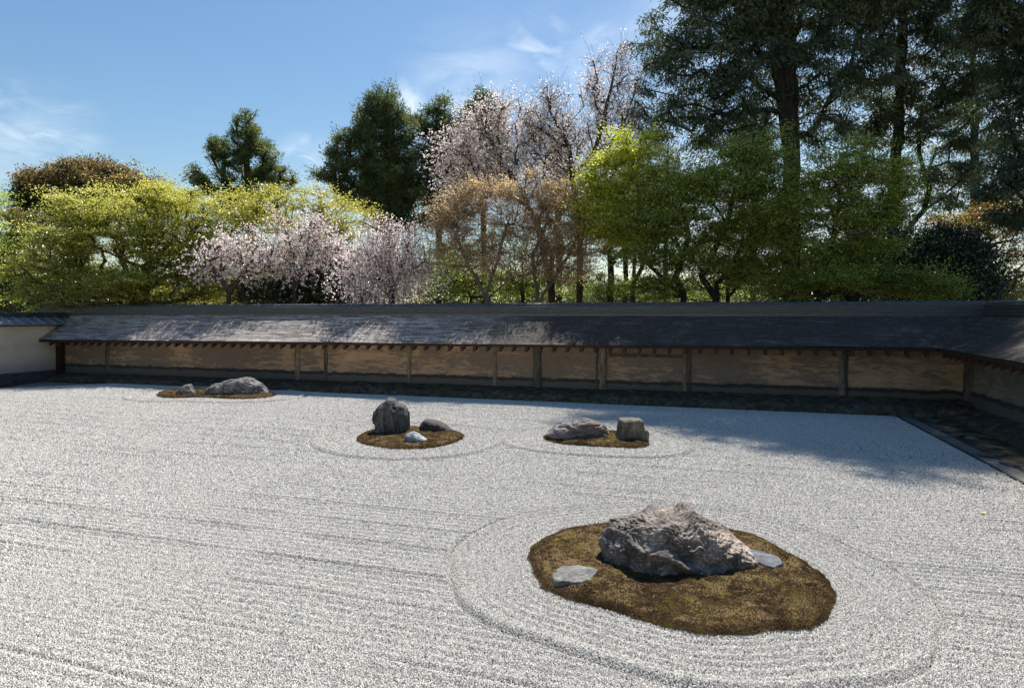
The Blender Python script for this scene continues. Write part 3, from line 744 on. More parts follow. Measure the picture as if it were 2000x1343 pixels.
    a = np.linspace(0, 2 * math.pi, 14, endpoint=False)
    V = [(ue0 - um - .05, RV - WALLV + .15 * math.cos(x), t - .14 + .17 * math.sin(x)) for x in a] + [(ue0 - um + .03, RV - WALLV + .15 * math.cos(x), t - .14 + .17 * math.sin(x)) for x in a]
    fc = np.array([(j, j + 14, (j + 1) % 14 + 14, (j + 1) % 14) for j in range(14)])
    V += [(ue0 - um - .055, RV - WALLV, t - .14)]
    lpart('end_tile', V, [fc, np.array([(28, j, (j + 1) % 14) for j in range(14)])], [M_RIDGE])
u_eave_corner = on_v(1876, 680, EV)[0]
build_back_wall()

# side wall on the right (runs towards the viewer)
def side_frame(p0, d, nrm):
    return lambda s, v, z: np.array([p0[0] + d[0] * s + nrm[0] * v, p0[1] + d[1] * s + nrm[1] * v, z])
def build_west_wall():
    fnw = lambda u, v, z: None
    pc = G(U_CORN, WALLV)[:2]
    root = empty('earthen_wall', (pc[0], pc[1], 0), 'weathered grey clay wall on the right edge running toward the viewer', 'wall')
    ang = math.atan2(wd[1], wd[0]); root.rotation_euler = (0, 0, ang)
    LEN = 17.0
    # local: x along wd from the corner, y = to the left of wd ; garden side sign
    g = 1 if (np.array([-wd[1], wd[0]]) @ wn) < 0 else -1   # +y*g points into the garden
    def lp(name, V, Fc, mats, smooth=False, attrs=None): return mesh(name, V, Fc, mats, smooth, attrs, root)
    xs = np.linspace(-.4, LEN, 240); zs = np.linspace(0, 1, 30)
    Xg, Zg = np.meshgrid(xs, zs, indexing='ij'); Z = Zg * 1.86
    P3 = np.stack([Xg.ravel(), Xg.ravel() * 0, Z.ravel()], 1)
    off = (fbm(P3 * np.array([.8, 1, 2.2]), 4, 13) * .02 + fbm(P3 * 6, 3, 16) * .006).reshape(Xg.shape) + (1 - Zg) * .06
    V = np.stack([Xg, g * off, Z], -1).reshape(-1, 3); nz = len(zs)
    a = (np.arange(len(xs) - 1)[:, None] * nz + np.arange(nz - 1)[None]).ravel(); k = len(V)
    V = np.vstack([V, [(xs[0], -g * .9, 0), (xs[-1], -g * .9, 0), (xs[-1], -g * .9, 1.86), (xs[0], -g * .9, 1.86)]])
    lp('wall', V, [np.stack([a, a + nz, a + nz + 1, a + 1], 1), np.array([(k, k + 1, k + 2, k + 3), (nz - 1, len(xs) * nz - 1, k + 2, k + 3), ((len(xs) - 1) * nz, k + 1, k + 2, len(xs) * nz - 1)])], [M_EARTH_W], True)
    # corner post of plaster
    V = []
    for z, w in ((.22, .34), (.5, .30), (1.0, .26), (1.5, .24), (1.85, .24)):
        V += [(-.02, g * .02, z), (-.02, g * (.05 + w * .3), z), (w * .5, g * (.05 + w * .3), z), (w * .9, g * .02, z)]
    lp('plaster_post', V, np.array([(4 * i + j, 4 * i + j + 1, 4 * i + j + 5, 4 * i + j + 4) for i in range(4) for j in range(3)]), [M_PILD])
    for xx in (4.2, 7.5, 11.0):
        V = []
        for z, w in ((.15, .26), (.6, .22), (1.2, .2), (1.85, .2)):
            V += [(xx - w / 2, 0, z), (xx - w / 2, g * .11, z), (xx + w / 2, g * .11, z), (xx + w / 2, 0, z)]
        lp('plaster_post', V, np.array([(4 * i + j, 4 * i + j + 1, 4 * i + j + 5, 4 * i + j + 4) for i in range(3) for j in range(3)]), [M_PIL])
    # plinth
    xs = np.linspace(-.1, LEN, 260); prof = np.array([(.62, -.05), (.60, .03), (.52, .09), (.40, .13), (.25, .17), (.12, .22), (0, .27)]); n = len(prof)
    Xg = np.repeat(xs[:, None], n, 1); Pv = np.repeat(prof[None], len(xs), 0)
    P3 = np.stack([Xg.ravel() * 2.2, Pv[:, :, 0].ravel() * 4, Pv[:, :, 1].ravel() * 6], 1)
    dn = (fbm(P3, 4, 19) * .03 + (.5 - worley(P3, 14)[0]) * .04).reshape(Xg.shape)
    V = np.stack([Xg, g * (Pv[:, :, 0] + dn), Pv[:, :, 1] + dn * .7], -1).reshape(-1, 3)
    a = (np.arange(len(xs) - 1)[:, None] * n + np.arange(n - 1)[None]).ravel()
    lp('stone_plinth', V, np.stack([a, a + n, a + n + 1, a + 1], 1), [M_PLINTH])
    # roof
    ze0, ze1 = eave_z(u_eave_corner), eave_z(u_eave_corner) - .02
    zr0 = ridge_z(u_eave_corner) - .335
    OV = WALLV - EV; K = 34; rows = []
    for k in range(K + 1):
        f = k / K; rows.append((OV - f * (OV + (RV - WALLV) - .16), f - .05 * math.sin(math.pi * f)))
        if k < K: f2 = (k + .9) / K; rows.append((OV - f2 * (OV + (RV - WALLV) - .16), f2 - .05 * math.sin(math.pi * f2) - .012))
    rows = np.array(rows); n = len(rows); xs = np.linspace(-2.2, LEN, 420)
    Xg = np.repeat(xs[:, None], n, 1)
    xv = OV * 1.04 - (OV - rows[:, 0]) * 1.0                   # valley in plan
    Xg = np.maximum(Xg, xv[None] - .02)
    Yg = np.repeat(rows[None, :, 0], len(xs), 0); Z = ze0 + (zr0 - ze0) * rows[None, :, 1] + 0 * Xg - .012 * np.maximum(Xg, 0)
    P3 = np.stack([Xg.ravel() * 1.3, Yg.ravel() * 12, Z.ravel() * 2], 1)
    Z = Z + (fbm(P3, 3, 44) * .006).reshape(Z.shape)
    V = np.stack([Xg, g * Yg, Z], -1).reshape(-1, 3); a = (np.arange(len(xs) - 1)[:, None] * n + np.arange(n - 1)[None]).ravel()
    lp('roof', V, np.stack([a, a + n, a + n + 1, a + 1], 1), [M_SHIN], False, {'along': ('POINT', np.full(len(V), .9))})  # side roof takes the dark tones throughout, tree shade painted in
    def sweep(name, prof, x0, x1, mat, nseg=40):
        xs = np.linspace(x0, x1, nseg); n = len(prof); V = [(x, g * y, z - .012 * max(x, 0)) for x in xs for y, z in prof]
        fc = [(i * n + j, i * n + (j + 1) % n, (i + 1) * n + (j + 1) % n, (i + 1) * n + j) for i in range(nseg - 1) for j in range(n)]
        k = len(V); V += [tuple(np.mean(V[:n], 0)), tuple(np.mean(V[-n:], 0))]; m0 = (nseg - 1) * n
        lp(name, V, [np.array(fc), np.array([(k, j, (j + 1) % n) for j in range(n)] + [(k + 1, m0 + (j + 1) % n, m0 + j) for j in range(n)])], [mat])
    e, t, rv = ze0, zr0, -(RV - WALLV)
    sweep('roof_boards', [(OV - .006, e - .012), (OV - .02, e - .055), (rv, t - .2), (2 * rv - OV, e), (rv - .16, t - .02), (rv + .16, t - .06), ((OV + rv + .16) / 2, (e + t) / 2 - .085)], OV + .02, LEN, M_WOOD)
    sweep('eave_board', [(OV - .012, e - .056), (OV - .012, e - .088), (OV - .05, e - .088), (OV - .05, e - .056)], OV + .02, LEN, M_WOOD)
    x = OV + .15
    while x < LEN:
        sl = (t - e) / (OV - rv); V = []
        for (yy, dz) in ((OV - .05, 0), (OV - .05, -.13), (-.05, -.13), (-.05, 0)):
            z = e - .092 + (OV - .07 - yy) * sl * .8 + dz - .012 * x
            V += [(x - .034, g * yy, z), (x + .034, g * yy, z)]
        lp('rafter', V, np.array([(0, 1, 3, 2), (2, 3, 5, 4), (4, 5, 7, 6), (6, 7, 1, 0), (0, 2, 4, 6), (1, 7, 5, 3)]), [M_WOODE]); x += .385
    b = t - .025
    p = [(-.21, b), (-.23, b + .012), (-.23, b + .05), (-.185, b + .055), (-.185, b + .075), (-.20, b + .08), (-.20, b + .115), (-.165, b + .12), (-.165, b + .145), (-.18, b + .15), (-.18, b + .185), (-.15, b + .19), (-.15, b + .215), (-.165, b + .22), (-.165, b + .25), (-.12, b + .256)]
    p += [(-.105 * math.cos(q), b + .262 + .095 * math.sin(q)) for q in np.linspace(0, math.pi, 9)]
    p += [(-x, y) for x, y in p[:16]][::-1]
    sweep('ridge', [(rv + x, z - .004) for x, z in p], rv + .05, LEN, M_RIDGE)
build_west_wall()

def build_left_wall():
    p0 = at(113, 700, at(117, 700, 24.5)[1])[:2]
    p0 = G(U_POST - .02, WALLV - .12)[:2]
    d = gz(0, 741, .2)[:2] - p0; d /= np.linalg.norm(d)
    d = np.array([-.262, -.965]); d /= np.linalg.norm(d)
    p0 = G(uL - .04, EV)[:2] - d * 1.0
    nn = np.array([-d[1], d[0]])                                  # into the garden is +x
    if nn[0] < 0: nn = -nn
    root = empty('plaster_wall', (p0[0], p0[1], 0), 'smooth cream plaster wall with grey tiled roof at the left edge', 'wall')
    root.rotation_euler = (0, 0, math.atan2(d[1], d[0]))
    g = 1 if np.array([-d[1], d[0]]) @ nn > 0 else -1
    def lp(name, V, Fc, mats, smooth=False): return mesh(name, V, Fc, mats, smooth, None, root)
    def sweep(name, prof, x0, x1, mat, nseg=2, smooth=False):
        xs = np.linspace(x0, x1, nseg); n = len(prof); V = [(x, g * y, z) for x in xs for y, z in prof]
        fc = [(i * n + j, i * n + (j + 1) % n, (i + 1) * n + (j + 1) % n, (i + 1) * n + j) for i in range(nseg - 1) for j in range(n)]
        k = len(V); V += [tuple(np.mean(V[:n], 0)), tuple(np.mean(V[-n:], 0))]; m0 = (nseg - 1) * n
        return lp(name, V, [np.array(fc), np.array([(k, j, (j + 1) % n) for j in range(n)] + [(k + 1, m0 + (j + 1) % n, m0 + j) for j in range(n)])], [mat], smooth)
    L_ = 17
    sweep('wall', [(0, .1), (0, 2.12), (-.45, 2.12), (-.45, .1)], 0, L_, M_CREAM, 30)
    sweep('base', [(.05, -.03), (.05, .34), (.03, .36), (-.48, .36), (-.48, -.03)], 0, L_, M_BASEB, 30)
    sweep('eave_board', [(.06, 2.06), (.32, 1.99), (.32, 2.03), (.06, 2.12)], -.2, L_, M_WOOD, 2)
    e, t = 2.055, 2.32
    sweep('roof', [(.40, e), (-.18, t), (-.27, t), (-.85, e), (-.82, e - .03), (-.2, t - .08), (.37, e - .03)], -.35, L_, M_TILE, 40)
    x = -.2
    while x < L_:
        V = []
        for (y, z) in ((.405, e + .0), (-.16, t - .01)):
            for a in np.linspace(0, math.pi, 6): V.append((x + .035 * math.cos(a), g * y, z + .045 * math.sin(a)))
        lp('tile_roll', V, [np.array([(j, j + 1, j + 7, j + 6) for j in range(5)]), np.array([(0, 5, 4), (0, 4, 3), (0, 3, 2), (0, 2, 1)])], [M_TILE], True); x += .40
    rp = [(.08, t - .05), (.09, t + .03), (.06, t + .035), (.06, t + .06), (.08, t + .065), (.08, t + .10), (.055, t + .105)] + [(.07 * math.cos(a), t + .11 + .07 * math.sin(a)) for a in np.linspace(0, math.pi, 8)]
    rp += [(-x, y) for x, y in rp[:7]][::-1]
    sweep('ridge', [(y - .225, z) for y, z in rp], -.3, L_, M_RIDGE, 2)
build_left_wall()

# ------------------------------------------------------------------ kerbs and the strip by the right wall
def strip(name, pts_in, w0, w1, z, mat, d, nrm, L_):
    V = []
    n = 80
    rng = np.random.default_rng(3)
    for i in range(n + 1):
        s = L_ * i / n; p = pts_in + d * s
        a = p + nrm * w0; b = p + nrm * w1; V += [(a[0], a[1], z), (b[0], b[1], z)]
    o = mesh(name, V, np.array([(2 * i, 2 * i + 1, 2 * i + 3, 2 * i + 2) for i in range(n)]), [mat]); tag(o, kind='structure'); return o
m = M('kerb_stone', .9, .2); n = m.noise(m.coord(), 8, 5, .6); m.color(m.ramp(n, [(.3, (.02, .02, .022)), (.7, (.07, .07, .072))])); M_KERB = m.m
m = M('margin_grit', .95, .15); n = m.noise(m.coord(), 60, 4, .7); n2 = m.noise(m.coord(), 1.2, 4, .6)
m.color(m.mix(m.ramp(n2, [(.4, 0.), (.65, .6)]), m.ramp(n, [(.3, (.08, .085, .085)), (.6, (.28, .29, .285)), (.8, (.5, .5, .49))]), (.10, .09, .07))); m.bump(n, .8, .02); M_GRIT = m.m
m = M('packed_earth', .95, .1); v = m.coord(); n = m.noise(v, 2.2, 6, .62); n2 = m.noise(v, 28, 5, .65)
c = m.ramp(n, [(.35, (.035, .04, .022)), (.47, (.085, .075, .045)), (.58, (.20, .15, .095)), (.7, (.30, .23, .15))])
m.color(m.mix(m.ramp(n2, [(.35, .35), (.7, 0.)]), c, (.03, .03, .02))); m.bump(n2, .8, .03); M_PACK = m.m
def kerb_box(name, p, d, nrm, w0, w1, z0, z1, L_, mat, label, nseg=60):
    V = []
    for i in range(nseg + 1):
        q = p + d * (L_ * i / nseg); a = q + nrm * w0; b = q + nrm * w1
        V += [(a[0], a[1], z0), (a[0], a[1], z1), (b[0], b[1], z1), (b[0], b[1], z0)]
    fc = [(4 * i + j, 4 * i + (j + 1) % 4, 4 * i + 4 + (j + 1) % 4, 4 * i + 4 + j) for i in range(nseg) for j in range(4)] + [(0, 3, 2, 1), (4 * nseg, 4 * nseg + 1, 4 * nseg + 2, 4 * nseg + 3)]
    return tag(mesh(name, V, np.array(fc), [mat]), kind='structure')
kerb_box('kerb', PR + ex * -.02, wd, wn, .0, .035, -.03, .03, 15, M_KERB, '')
strip('gravel_margin', PR, .035, .30, .006, M_GRIT, wd, wn, 15)
kerb_box('kerb', PR, wd, wn, .30, .345, -.03, .022, 15, M_KERB, '')
def apron():
    n, k = 120, 40; V = []
    for i in range(n + 1):
        for j in range(k + 1):
            p = PR + wd * (15.0 * i / n - .3) + wn * (.345 + 2.4 * j / k); V.append((p[0], p[1], 0))
    V = np.array(V); x = V[:, :2] @ wd; y = (V[:, :2] - PR) @ wn
    V[:, 2] = .0 + fbm(np.stack([x * 1.2, y * 1.6, x * 0], 1), 4, 5) * .03 + .02 - .05 * np.exp(-((y - 1.25 - .1 * np.sin(x)) / .16) ** 2)
    a = (np.arange(n)[:, None] * (k + 1) + np.arange(k)[None]).ravel()
    tag(mesh('earth_strip', V, np.stack([a, a + 1, a + k + 2, a + k + 1], 1), [M_PACK], True), kind='structure')
apron()
# a row of edging stones and loose stones on the strip by the right wall
def loose_stone(name, p, s, mat, seed, label, group, flat=.5):
    D, Fc = ICO[6]; D = D[:]; Q = D + seed * 2.3
    P = D * (1 + .28 * fbm(Q * 1.3, 3, seed) + .06 * fbm(Q * 6, 3, seed))[:, None] * np.array([s[0], s[1], s[2]])
    o = mesh(name, P, Fc, [mat], True); o.location = (p[0], p[1], p[2]); o.rotation_euler = (0, 0, seed * 1.3)
    return tag(o, label, 'stone', group)
for i, (px, py, sx, lb) in enumerate(((1805, 812, .10, 'small pale stone nearest the back corner of the earth strip'), (1826, 822, .16, 'flat grey stone on the earth strip, second from the back corner'), (1868, 850, .2, 'broad flat stone on the earth strip, third from the back corner'),
        (1898, 856, .13, 'sunlit yellowish stone on the earth strip, fourth from the back corner'), (1935, 888, .22, 'long flat stone on the earth strip, fifth from the back corner'), (1975, 905, .17, 'mossy stone on the earth strip close to the right edge of the picture'), (1907, 829, .08, 'little white stone at the foot of the right wall'))):
    p = gz(px, py, .02)
    loose_stone('edging_stone', p, (sx, sx * .7, .035 if i != 6 else .05), RM_FLAT if i in (0, 6, 3) else RM_BLOCK, 30 + i, lb, 'loose stones on the earth strip')
for i, (px, py, lb) in enumerate(((1066, 771, 'small pale stone on the wall plinth, right of the standing stone'), (1107, 775, 'small brown stone on the wall plinth, above the layered rock'))):
    q = on_v(px, py, .06); loose_stone('plinth_stone', G(q[0], .06, q[1]), (.1, .07, .04), RM_FLAT if i == 0 else RM_BLOCK, 41 + i, lb, 'loose stones on the plinth')

# one fallen leaf
m = M('fallen_leaf_yellow', .6, .3); m.color((.55, .55, .06)); p = gz(1920, 1001, .02)
o = mesh('fallen_leaf', [(-.03, 0, 0), (-.012, .018, .006), (.012, .02, .002), (.035, .002, .012), (.01, -.02, .004), (-.014, -.016, .008)], [(0, 1, 2), (0, 2, 3), (0, 3, 4), (0, 4, 5)], [m.m])
o.location = (p[0], p[1], .022); tag(o, 'single yellow-green leaf lying on bare gravel at the right', 'leaf')

# ------------------------------------------------------------------ trees
def tubes(A, B, ra, rb, sides):
    d = B - A; L_ = np.linalg.norm(d, axis=1)[:, None] + 1e-9; d = d / L_
    ref = np.where(np.abs(d[:, 2:3]) < .9, np.array([[0, 0, 1.]]), np.array([[1., 0, 0]]))
    s = np.cross(d, ref); s /= np.linalg.norm(s, axis=1)[:, None]; t = np.cross(d, s)
    n = len(A); V = np.empty((n, 2 * sides, 3))
    for k in range(sides):
        a = 2 * math.pi * k / sides; o = s * math.cos(a) + t * math.sin(a)
        V[:, k] = A - d * ra[:, None] * .3 + o * ra[:, None]; V[:, sides + k] = B + o * rb[:, None]
    q = np.array([(k, (k + 1) % sides, sides + (k + 1) % sides, sides + k) for k in range(sides)])
    return V.reshape(-1, 3), (np.arange(n)[:, None, None] * 2 * sides + q[None]).reshape(-1, 4)
def leaves(Cc, A, Nn, l, w):
    A = A / (np.linalg.norm(A, axis=1)[:, None] + 1e-9); S_ = np.cross(A, Nn); S_ /= (np.linalg.norm(S_, axis=1)[:, None] + 1e-9)
    V = np.stack([Cc - A * (l / 2)[:, None], Cc + S_ * (w / 2)[:, None] - A * (l * .08)[:, None], Cc + A * (l / 2)[:, None], Cc - S_ * (w / 2)[:, None] - A * (l * .08)[:, None]], 1)
    return V.reshape(-1, 3), np.arange(len(Cc) * 4).reshape(-1, 4)
BARK = bark_mat('bark_brown', (.035, .025, .018), (.13, .095, .07))
BARK_RED = bark_mat('bark_cedar', (.03, .017, .012), (.11, .062, .045))
BARK_PALE = bark_mat('bark_pale', (.11, .085, .065), (.30, .24, .19))
BARK_DARK = bark_mat('bark_dark', (.02, .017, .015), (.075, .062, .055))
def vno(pick, t):                           # the same small offset for every flower of one bunch
    k = (pick * 7 + (t * 4).astype(int)).astype(np.int64); z = k * 0
    return np.stack([hash3(k, z, z, i) - .5 for i in (1, 2, 3)], 1) * .16
def tree(name, label, cat, base_px, y, stems, crowns, nattr, leaf, style, mat, bark, seed, group, tr=.12, k=60, spread=(.35, .16), up=.5, bf=.30, tip=.007, rd=None, twigs=4, seglen=.5, tintmap=None, droop=0, surf=.5, expo=2.3, fan=1.0):
    rng = np.random.default_rng(seed)
    base = at(base_px, HOR + 1, y); base[2] = -.03
    pos = [base]; par = [-1]; path = [0.]; 
    for st in stems:                          # polylines of picture positions with depth offsets, from the base upwards
        prev = 0
        for s in st:
            px, py = s[0], s[1]; dy = s[2] if len(s) > 2 else 0
            tgt = at(px, py, y + dy); a = pos[prev]; L_ = np.linalg.norm(tgt - a); n = max(1, int(L_ / seglen))
            for i in range(1, n + 1):
                q = a + (tgt - a) * i / n + rng.normal(0, .025, 3) * (0 if i == n else 1)
                pos.append(q); par.append(prev); path.append(path[prev] + L_ / n); prev = len(pos) - 1
    nst = len(pos)
    # attractors
    cs = []; wts = []
    for c in crowns:
        px, py, rx, ry = c[:4]; dy = c[4] if len(c) > 4 else 0; dr = c[5] if len(c) > 5 else None
        ctr = at(px, py, y + dy); sx = rx / F * (y + dy); sz = ry / F * (y + dy); sy = dr if dr else (sx + sz) * .5
        cs.append((ctr, np.array([sx, sy, sz]))); wts.append(sx * sy * sz if style != 'flat' else sx * sz)
    if style in ('maple', 'blossom', 'weep', 'needle'):        # smaller bunches on the outside break up the outline
        for ctr, rd_ in list(cs):
            for _ in range(3 if style != 'needle' else 2):
                g = rng.normal(size=3); g[2] = abs(g[2]) * .9 - .15; g /= np.linalg.norm(g)
                q = rng.uniform(.18, .38); cs.append((ctr + g * rd_ * rng.uniform(.9, 1.35 if style != 'maple' else 1.25), rd_ * q)); wts.append(np.prod(rd_) * q ** 2.2)
    wts = np.array(wts) ** .8; wts /= wts.sum(); A = []
    cnt = np.maximum(1, (wts * nattr).astype(int))
    for (ctr, rad), n in zip(cs, cnt):
        g = rng.normal(size=(n, 3)); g /= np.linalg.norm(g, axis=1)[:, None]
        r = rng.random(n) ** (1 / 3.) * (1 - surf) + surf * (rng.random(n) ** .18)
        lump = 1 + .38 * vnoise(g * 2.1 + seed * 1.7 + len(A) * 5.3, seed)[:, None] + .16 * vnoise(g * 5 + seed, seed + 1)[:, None]
        A.append(ctr + g * r[:, None] * rad * lump)
    A = np.concatenate(A); A = A[A[:, 2] > .6]
    P = np.empty((nst + len(A) * 14 + 10, 3)); P[:nst] = pos; Lp = np.empty(len(P)); Lp[:nst] = path; n = nst
    dmin = np.min(np.linalg.norm(A[:, None] - P[None, :nst:2], axis=2), axis=1); A = A[np.argsort(dmin)]
    tips = []
    skip = 0 if nst < 4 else 1
    for a in A:
        d = np.linalg.norm(P[skip:n] - a, axis=1); dz = P[skip:n, 2] - a[2]
        cost = d + bf * Lp[skip:n] + up * np.maximum(dz, 0) * 1.5
        j = int(np.argmin(cost)) + skip; L_ = d[j - skip]
        m_ = min(12, max(1, int(L_ / seglen))); a0 = P[j].copy(); prev = j
        horiz = a - a0; bow = np.array([0, 0, -droop * L_ * .25 + (up * .12 * L_ if up > 0 else 0)])
        for i in range(1, m_ + 1):
            t = i / m_
            q = a0 + (a - a0) * t + bow * math.sin(math.pi * t) + rng.normal(0, .04 * min(L_, 1.2), 3) * (0 if i == m_ else 1)
            P[n] = q; Lp[n] = Lp[prev] + L_ / m_; par.append(prev); prev = n; n += 1
        tips.append(n - 1)
    P = P[:n]; par = np.array(par)
    acc = np.zeros(n); deg = np.zeros(n, int)
    np.add.at(deg, par[1:], 1)
    acc[deg == 0] = tip ** expo
    for i in range(n - 1, 0, -1):
        acc[i] = max(acc[i], tip ** expo); acc[par[i]] += acc[i]
    rad = acc ** (1 / expo); rad *= 1; sc_r = tr / max(rad[1 if n > 1 else 0], 1e-6)
    # thicken towards the base so that the trunk has the asked radius
    rad = np.maximum(rad * sc_r, tip * .75)
    idx = np.arange(1, n); ra = rad[par[idx]]; rb = rad[idx]; ra = np.where(idx < nst, np.minimum(ra, rb * 1.35 + .004), np.minimum(ra, rb * 1.15 + .003))
    big = rb > .035
    VV = []; FF = []; off = 0
    root = empty(name, (base[0], base[1], 0), label, cat, group)
    for sel, sd_ in ((big, 8), (~big, 4)):
        if sel.any():
            v, f_ = tubes(P[par[idx[sel]]], P[idx[sel]], ra[sel], rb[sel], sd_); VV.append(v); FF.append(f_ + off); off += len(v)
    # twigs and leaves
    T = P[tips]; nt = len(T); dirs = T - P[par[tips]]; dirs /= (np.linalg.norm(dirs, axis=1)[:, None] + 1e-9)
    sx, sz = spread
    if style == 'weep':
        LC = []; LA = []; TA = []; TB = []
        ns = twigs * nt; src = np.repeat(T, twigs, 0) + rng.normal(0, sx, (ns, 3)) * np.array([1, 1, .5])
        hl = rng.uniform(.3, 1.3, ns) * sz; segs = 5; pa = src.copy(); drift = rng.normal(0, .25, (ns, 2))
        for s in range(segs):
            pb = pa + np.concatenate([drift * (hl / segs)[:, None] * (1 - s / segs), -(hl / segs)[:, None]], 1) + rng.normal(0, .015, (ns, 3)); TA.append(pa); TB.append(pb)
            m_ = max(1, k // (twigs * segs)); t = rng.random((ns, m_, 1)); c = pa[:, None] * (1 - t) + pb[:, None] * t + rng.normal(0, .045, (ns, m_, 3)); LC.append(c.reshape(-1, 3)); pa = pb
        ok = [(x, y_) for x, y_ in zip(TA, TB)]
        TA = np.concatenate(TA); TB = np.concatenate(TB); LC = np.concatenate(LC); nl = len(LC)
        LA = rng.normal(size=(nl, 3)); LN = rng.normal(size=(nl, 3)); ct = rng.random(nl)
        v, f_ = tubes(TA, TB, np.full(len(TA), .005), np.full(len(TA), .004), 3); VV.append(v); FF.append(f_ + off); off += len(v)
    else:
        nl = nt * k; own = np.repeat(np.arange(nt), k)
        g = rng.normal(size=(nl, 3)).clip(-1.7, 1.7) * np.array([sx, sx, sz])
        # clumps tilt a little outwards
        tilt = rng.normal(0, .35, (nt, 2)); g[:, 2] += (g[:, 0] * tilt[own, 0] + g[:, 1] * tilt[own, 1])
        if droop: g[:, 2] -= droop * np.hypot(g[:, 0], g[:, 1]) * .8
        LC = T[own] + g * rng.uniform(.5, 1.15, nt)[own][:, None]
        if style == 'maple':
            # each tip carries a flat fan of leaves reaching outwards and slightly up
            o_ = T - np.array([base[0], base[1], 0]); o_[:, 2] = 0; o_ /= np.linalg.norm(o_, axis=1)[:, None] + 1e-6
            o_ = o_ * fan + rng.normal(0, .55, (nt, 3)) * np.array([1, 1, .25]); o_[:, 2] += rng.normal(.18, .22, nt); o_ /= np.linalg.norm(o_, axis=1)[:, None]
            s_ = np.cross(o_, np.array([0, 0, 1.])) + rng.normal(0, .22, (nt, 3)); s_ /= np.linalg.norm(s_, axis=1)[:, None]; n_ = np.cross(s_, o_)
            q1 = np.abs(rng.normal(size=nl)).clip(0, 2) * sx * 1.3; q2 = rng.normal(size=nl).clip(-1.8, 1.8) * (.25 * sx + .42 * q1); q3 = rng.normal(size=nl) * sz * .45
            sc_l = rng.uniform(.6, 1.3, nt)[own]
            LC = T[own] + (o_[own] * (q1 - sx * .4)[:, None] + s_[own] * q2[:, None] + n_[own] * q3[:, None]) * sc_l[:, None]; LC[:, 2] -= .12 * q1 ** 2
            LA = o_[own] + rng.normal(size=(nl, 3)) * .6; LN = n_[own] + rng.normal(size=(nl, 3)) * .28
        elif style == 'needle':
            LA = g + rng.normal(0, .5, (nl, 3)) * sx + np.array([0, 0, (.45 if not droop else -.7)]) * sx; LN = rng.normal(size=(nl, 3))
        elif style == 'blossom':
            m_ = 5; cc = T[own] + g; LC = cc; LA = rng.normal(size=(nl, 3)); LN = rng.normal(size=(nl, 3))
        else:
            LA = rng.normal(size=(nl, 3)) + dirs[own] * .8; LN = rng.normal(size=(nl, 3)) * .8 + np.array([0, 0, .8])
        ct = rng.random(nt)[own]
        nw = nt * twigs; tw = rng.integers(0, k, nw); o2 = np.repeat(np.arange(nt), twigs); tb = LC[o2 * k + tw]
        if twigs:
            mid = (T[o2] + tb) / 2 + rng.normal(0, .03, (nw, 3)); r1 = np.full(nw, tip * .8)
            v, f_ = tubes(np.concatenate([T[o2], mid]), np.concatenate([mid, tb]), np.full(2 * nw, tip * .8), np.full(2 * nw, tip * .5), 3); VV.append(v); FF.append(f_ + off); off += len(v)
        if style == 'blossom' and twigs:       # flowers sit in bunches along the twigs
            t = rng.random(nl)[:, None] ** .7; ti = o2.reshape(nt, twigs)[own, rng.integers(0, twigs, nl)]; pick = own * twigs + rng.integers(0, twigs, nl)
            t = np.floor(t * 4 + .99) / 4; LC = T[own] * (1 - t) + tb[pick] * t
            LC = LC + vno(pick, t[:, 0]) + rng.normal(0, .032, (nl, 3))
    part('trunk', np.concatenate(VV), np.concatenate(FF), [bark], root, False)
    keep = LC[:, 2] > .25; LC, LA, LN, ct = LC[keep], LA[keep], LN[keep], ct[keep]; nl = len(LC)
    l = leaf[0] * rng.uniform(.5, 1.5, nl); w = leaf[1] * rng.uniform(.6, 1.3, nl)
    tint = ct * .62 + rng.random(nl) * .38
    if tintmap: tint = np.clip(tintmap(LC, rng.random(nl), tint), 0, 1)
    v, f_ = leaves(LC, LA, LN, l, w)
    part('crown', v, f_, [mat], root, False, {'tint': ('FACE', tint)})
    TREES.append((name, nl, n))
    return root
TREES = []
L_MAPLE = leaf_mat('maple_leaf', [(0., (.22, .25, .04)), (.5, (.46, .47, .08)), (1., (.72, .68, .17))], .58)
L_MAPLE_Y = leaf_mat('maple_leaf_yellow', [(0., (.28, .30, .045)), (.5, (.54, .53, .10)), (1., (.78, .71, .21))], .58)
L_MAPLE_LY = leaf_mat('maple_leaf_lemon', [(0., (.34, .40, .03)), (.5, (.62, .66, .08)), (1., (.84, .84, .18))], .58)
L_MAPLE_LT = leaf_mat('maple_leaf_bright', [(0., (.18, .26, .035)), (.5, (.38, .48, .06)), (1., (.60, .68, .13))], .58)
L_MAPLE_DK = leaf_mat('maple_leaf_deep', [(0., (.21, .27, .045)), (.5, (.42, .49, .08)), (1., (.74, .77, .2))], .58)
L_MAPLE_O = leaf_mat('maple_leaf_bronze', [(0., (.42, .28, .16)), (.5, (.66, .48, .27)), (1., (.84, .68, .36))], .55)
L_CEDAR = leaf_mat('cedar_needles', [(0., (.05, .08, .035)), (.5, (.13, .18, .065)), (.85, (.23, .25, .09)), (1., (.34, .26, .11))], .42, .03)
L_CEDAR_A = leaf_mat('cedar_needles_warm', [(0., (.06, .09, .03)), (.5, (.15, .20, .055)), (.85, (.27, .28, .09)), (1., (.38, .30, .11))], .42, .03)
L_HINOKI = leaf_mat('cypress_sprays', [(0., (.035, .06, .033)), (.5, (.10, .14, .07)), (.9, (.20, .25, .12)), (1., (.30, .31, .19))], .38, .05)
L_BLOS = leaf_mat('cherry_blossom', [(0., (.72, .54, .54)), (.4, (.90, .79, .78)), (1., (.96, .92, .90))], .5, .0)
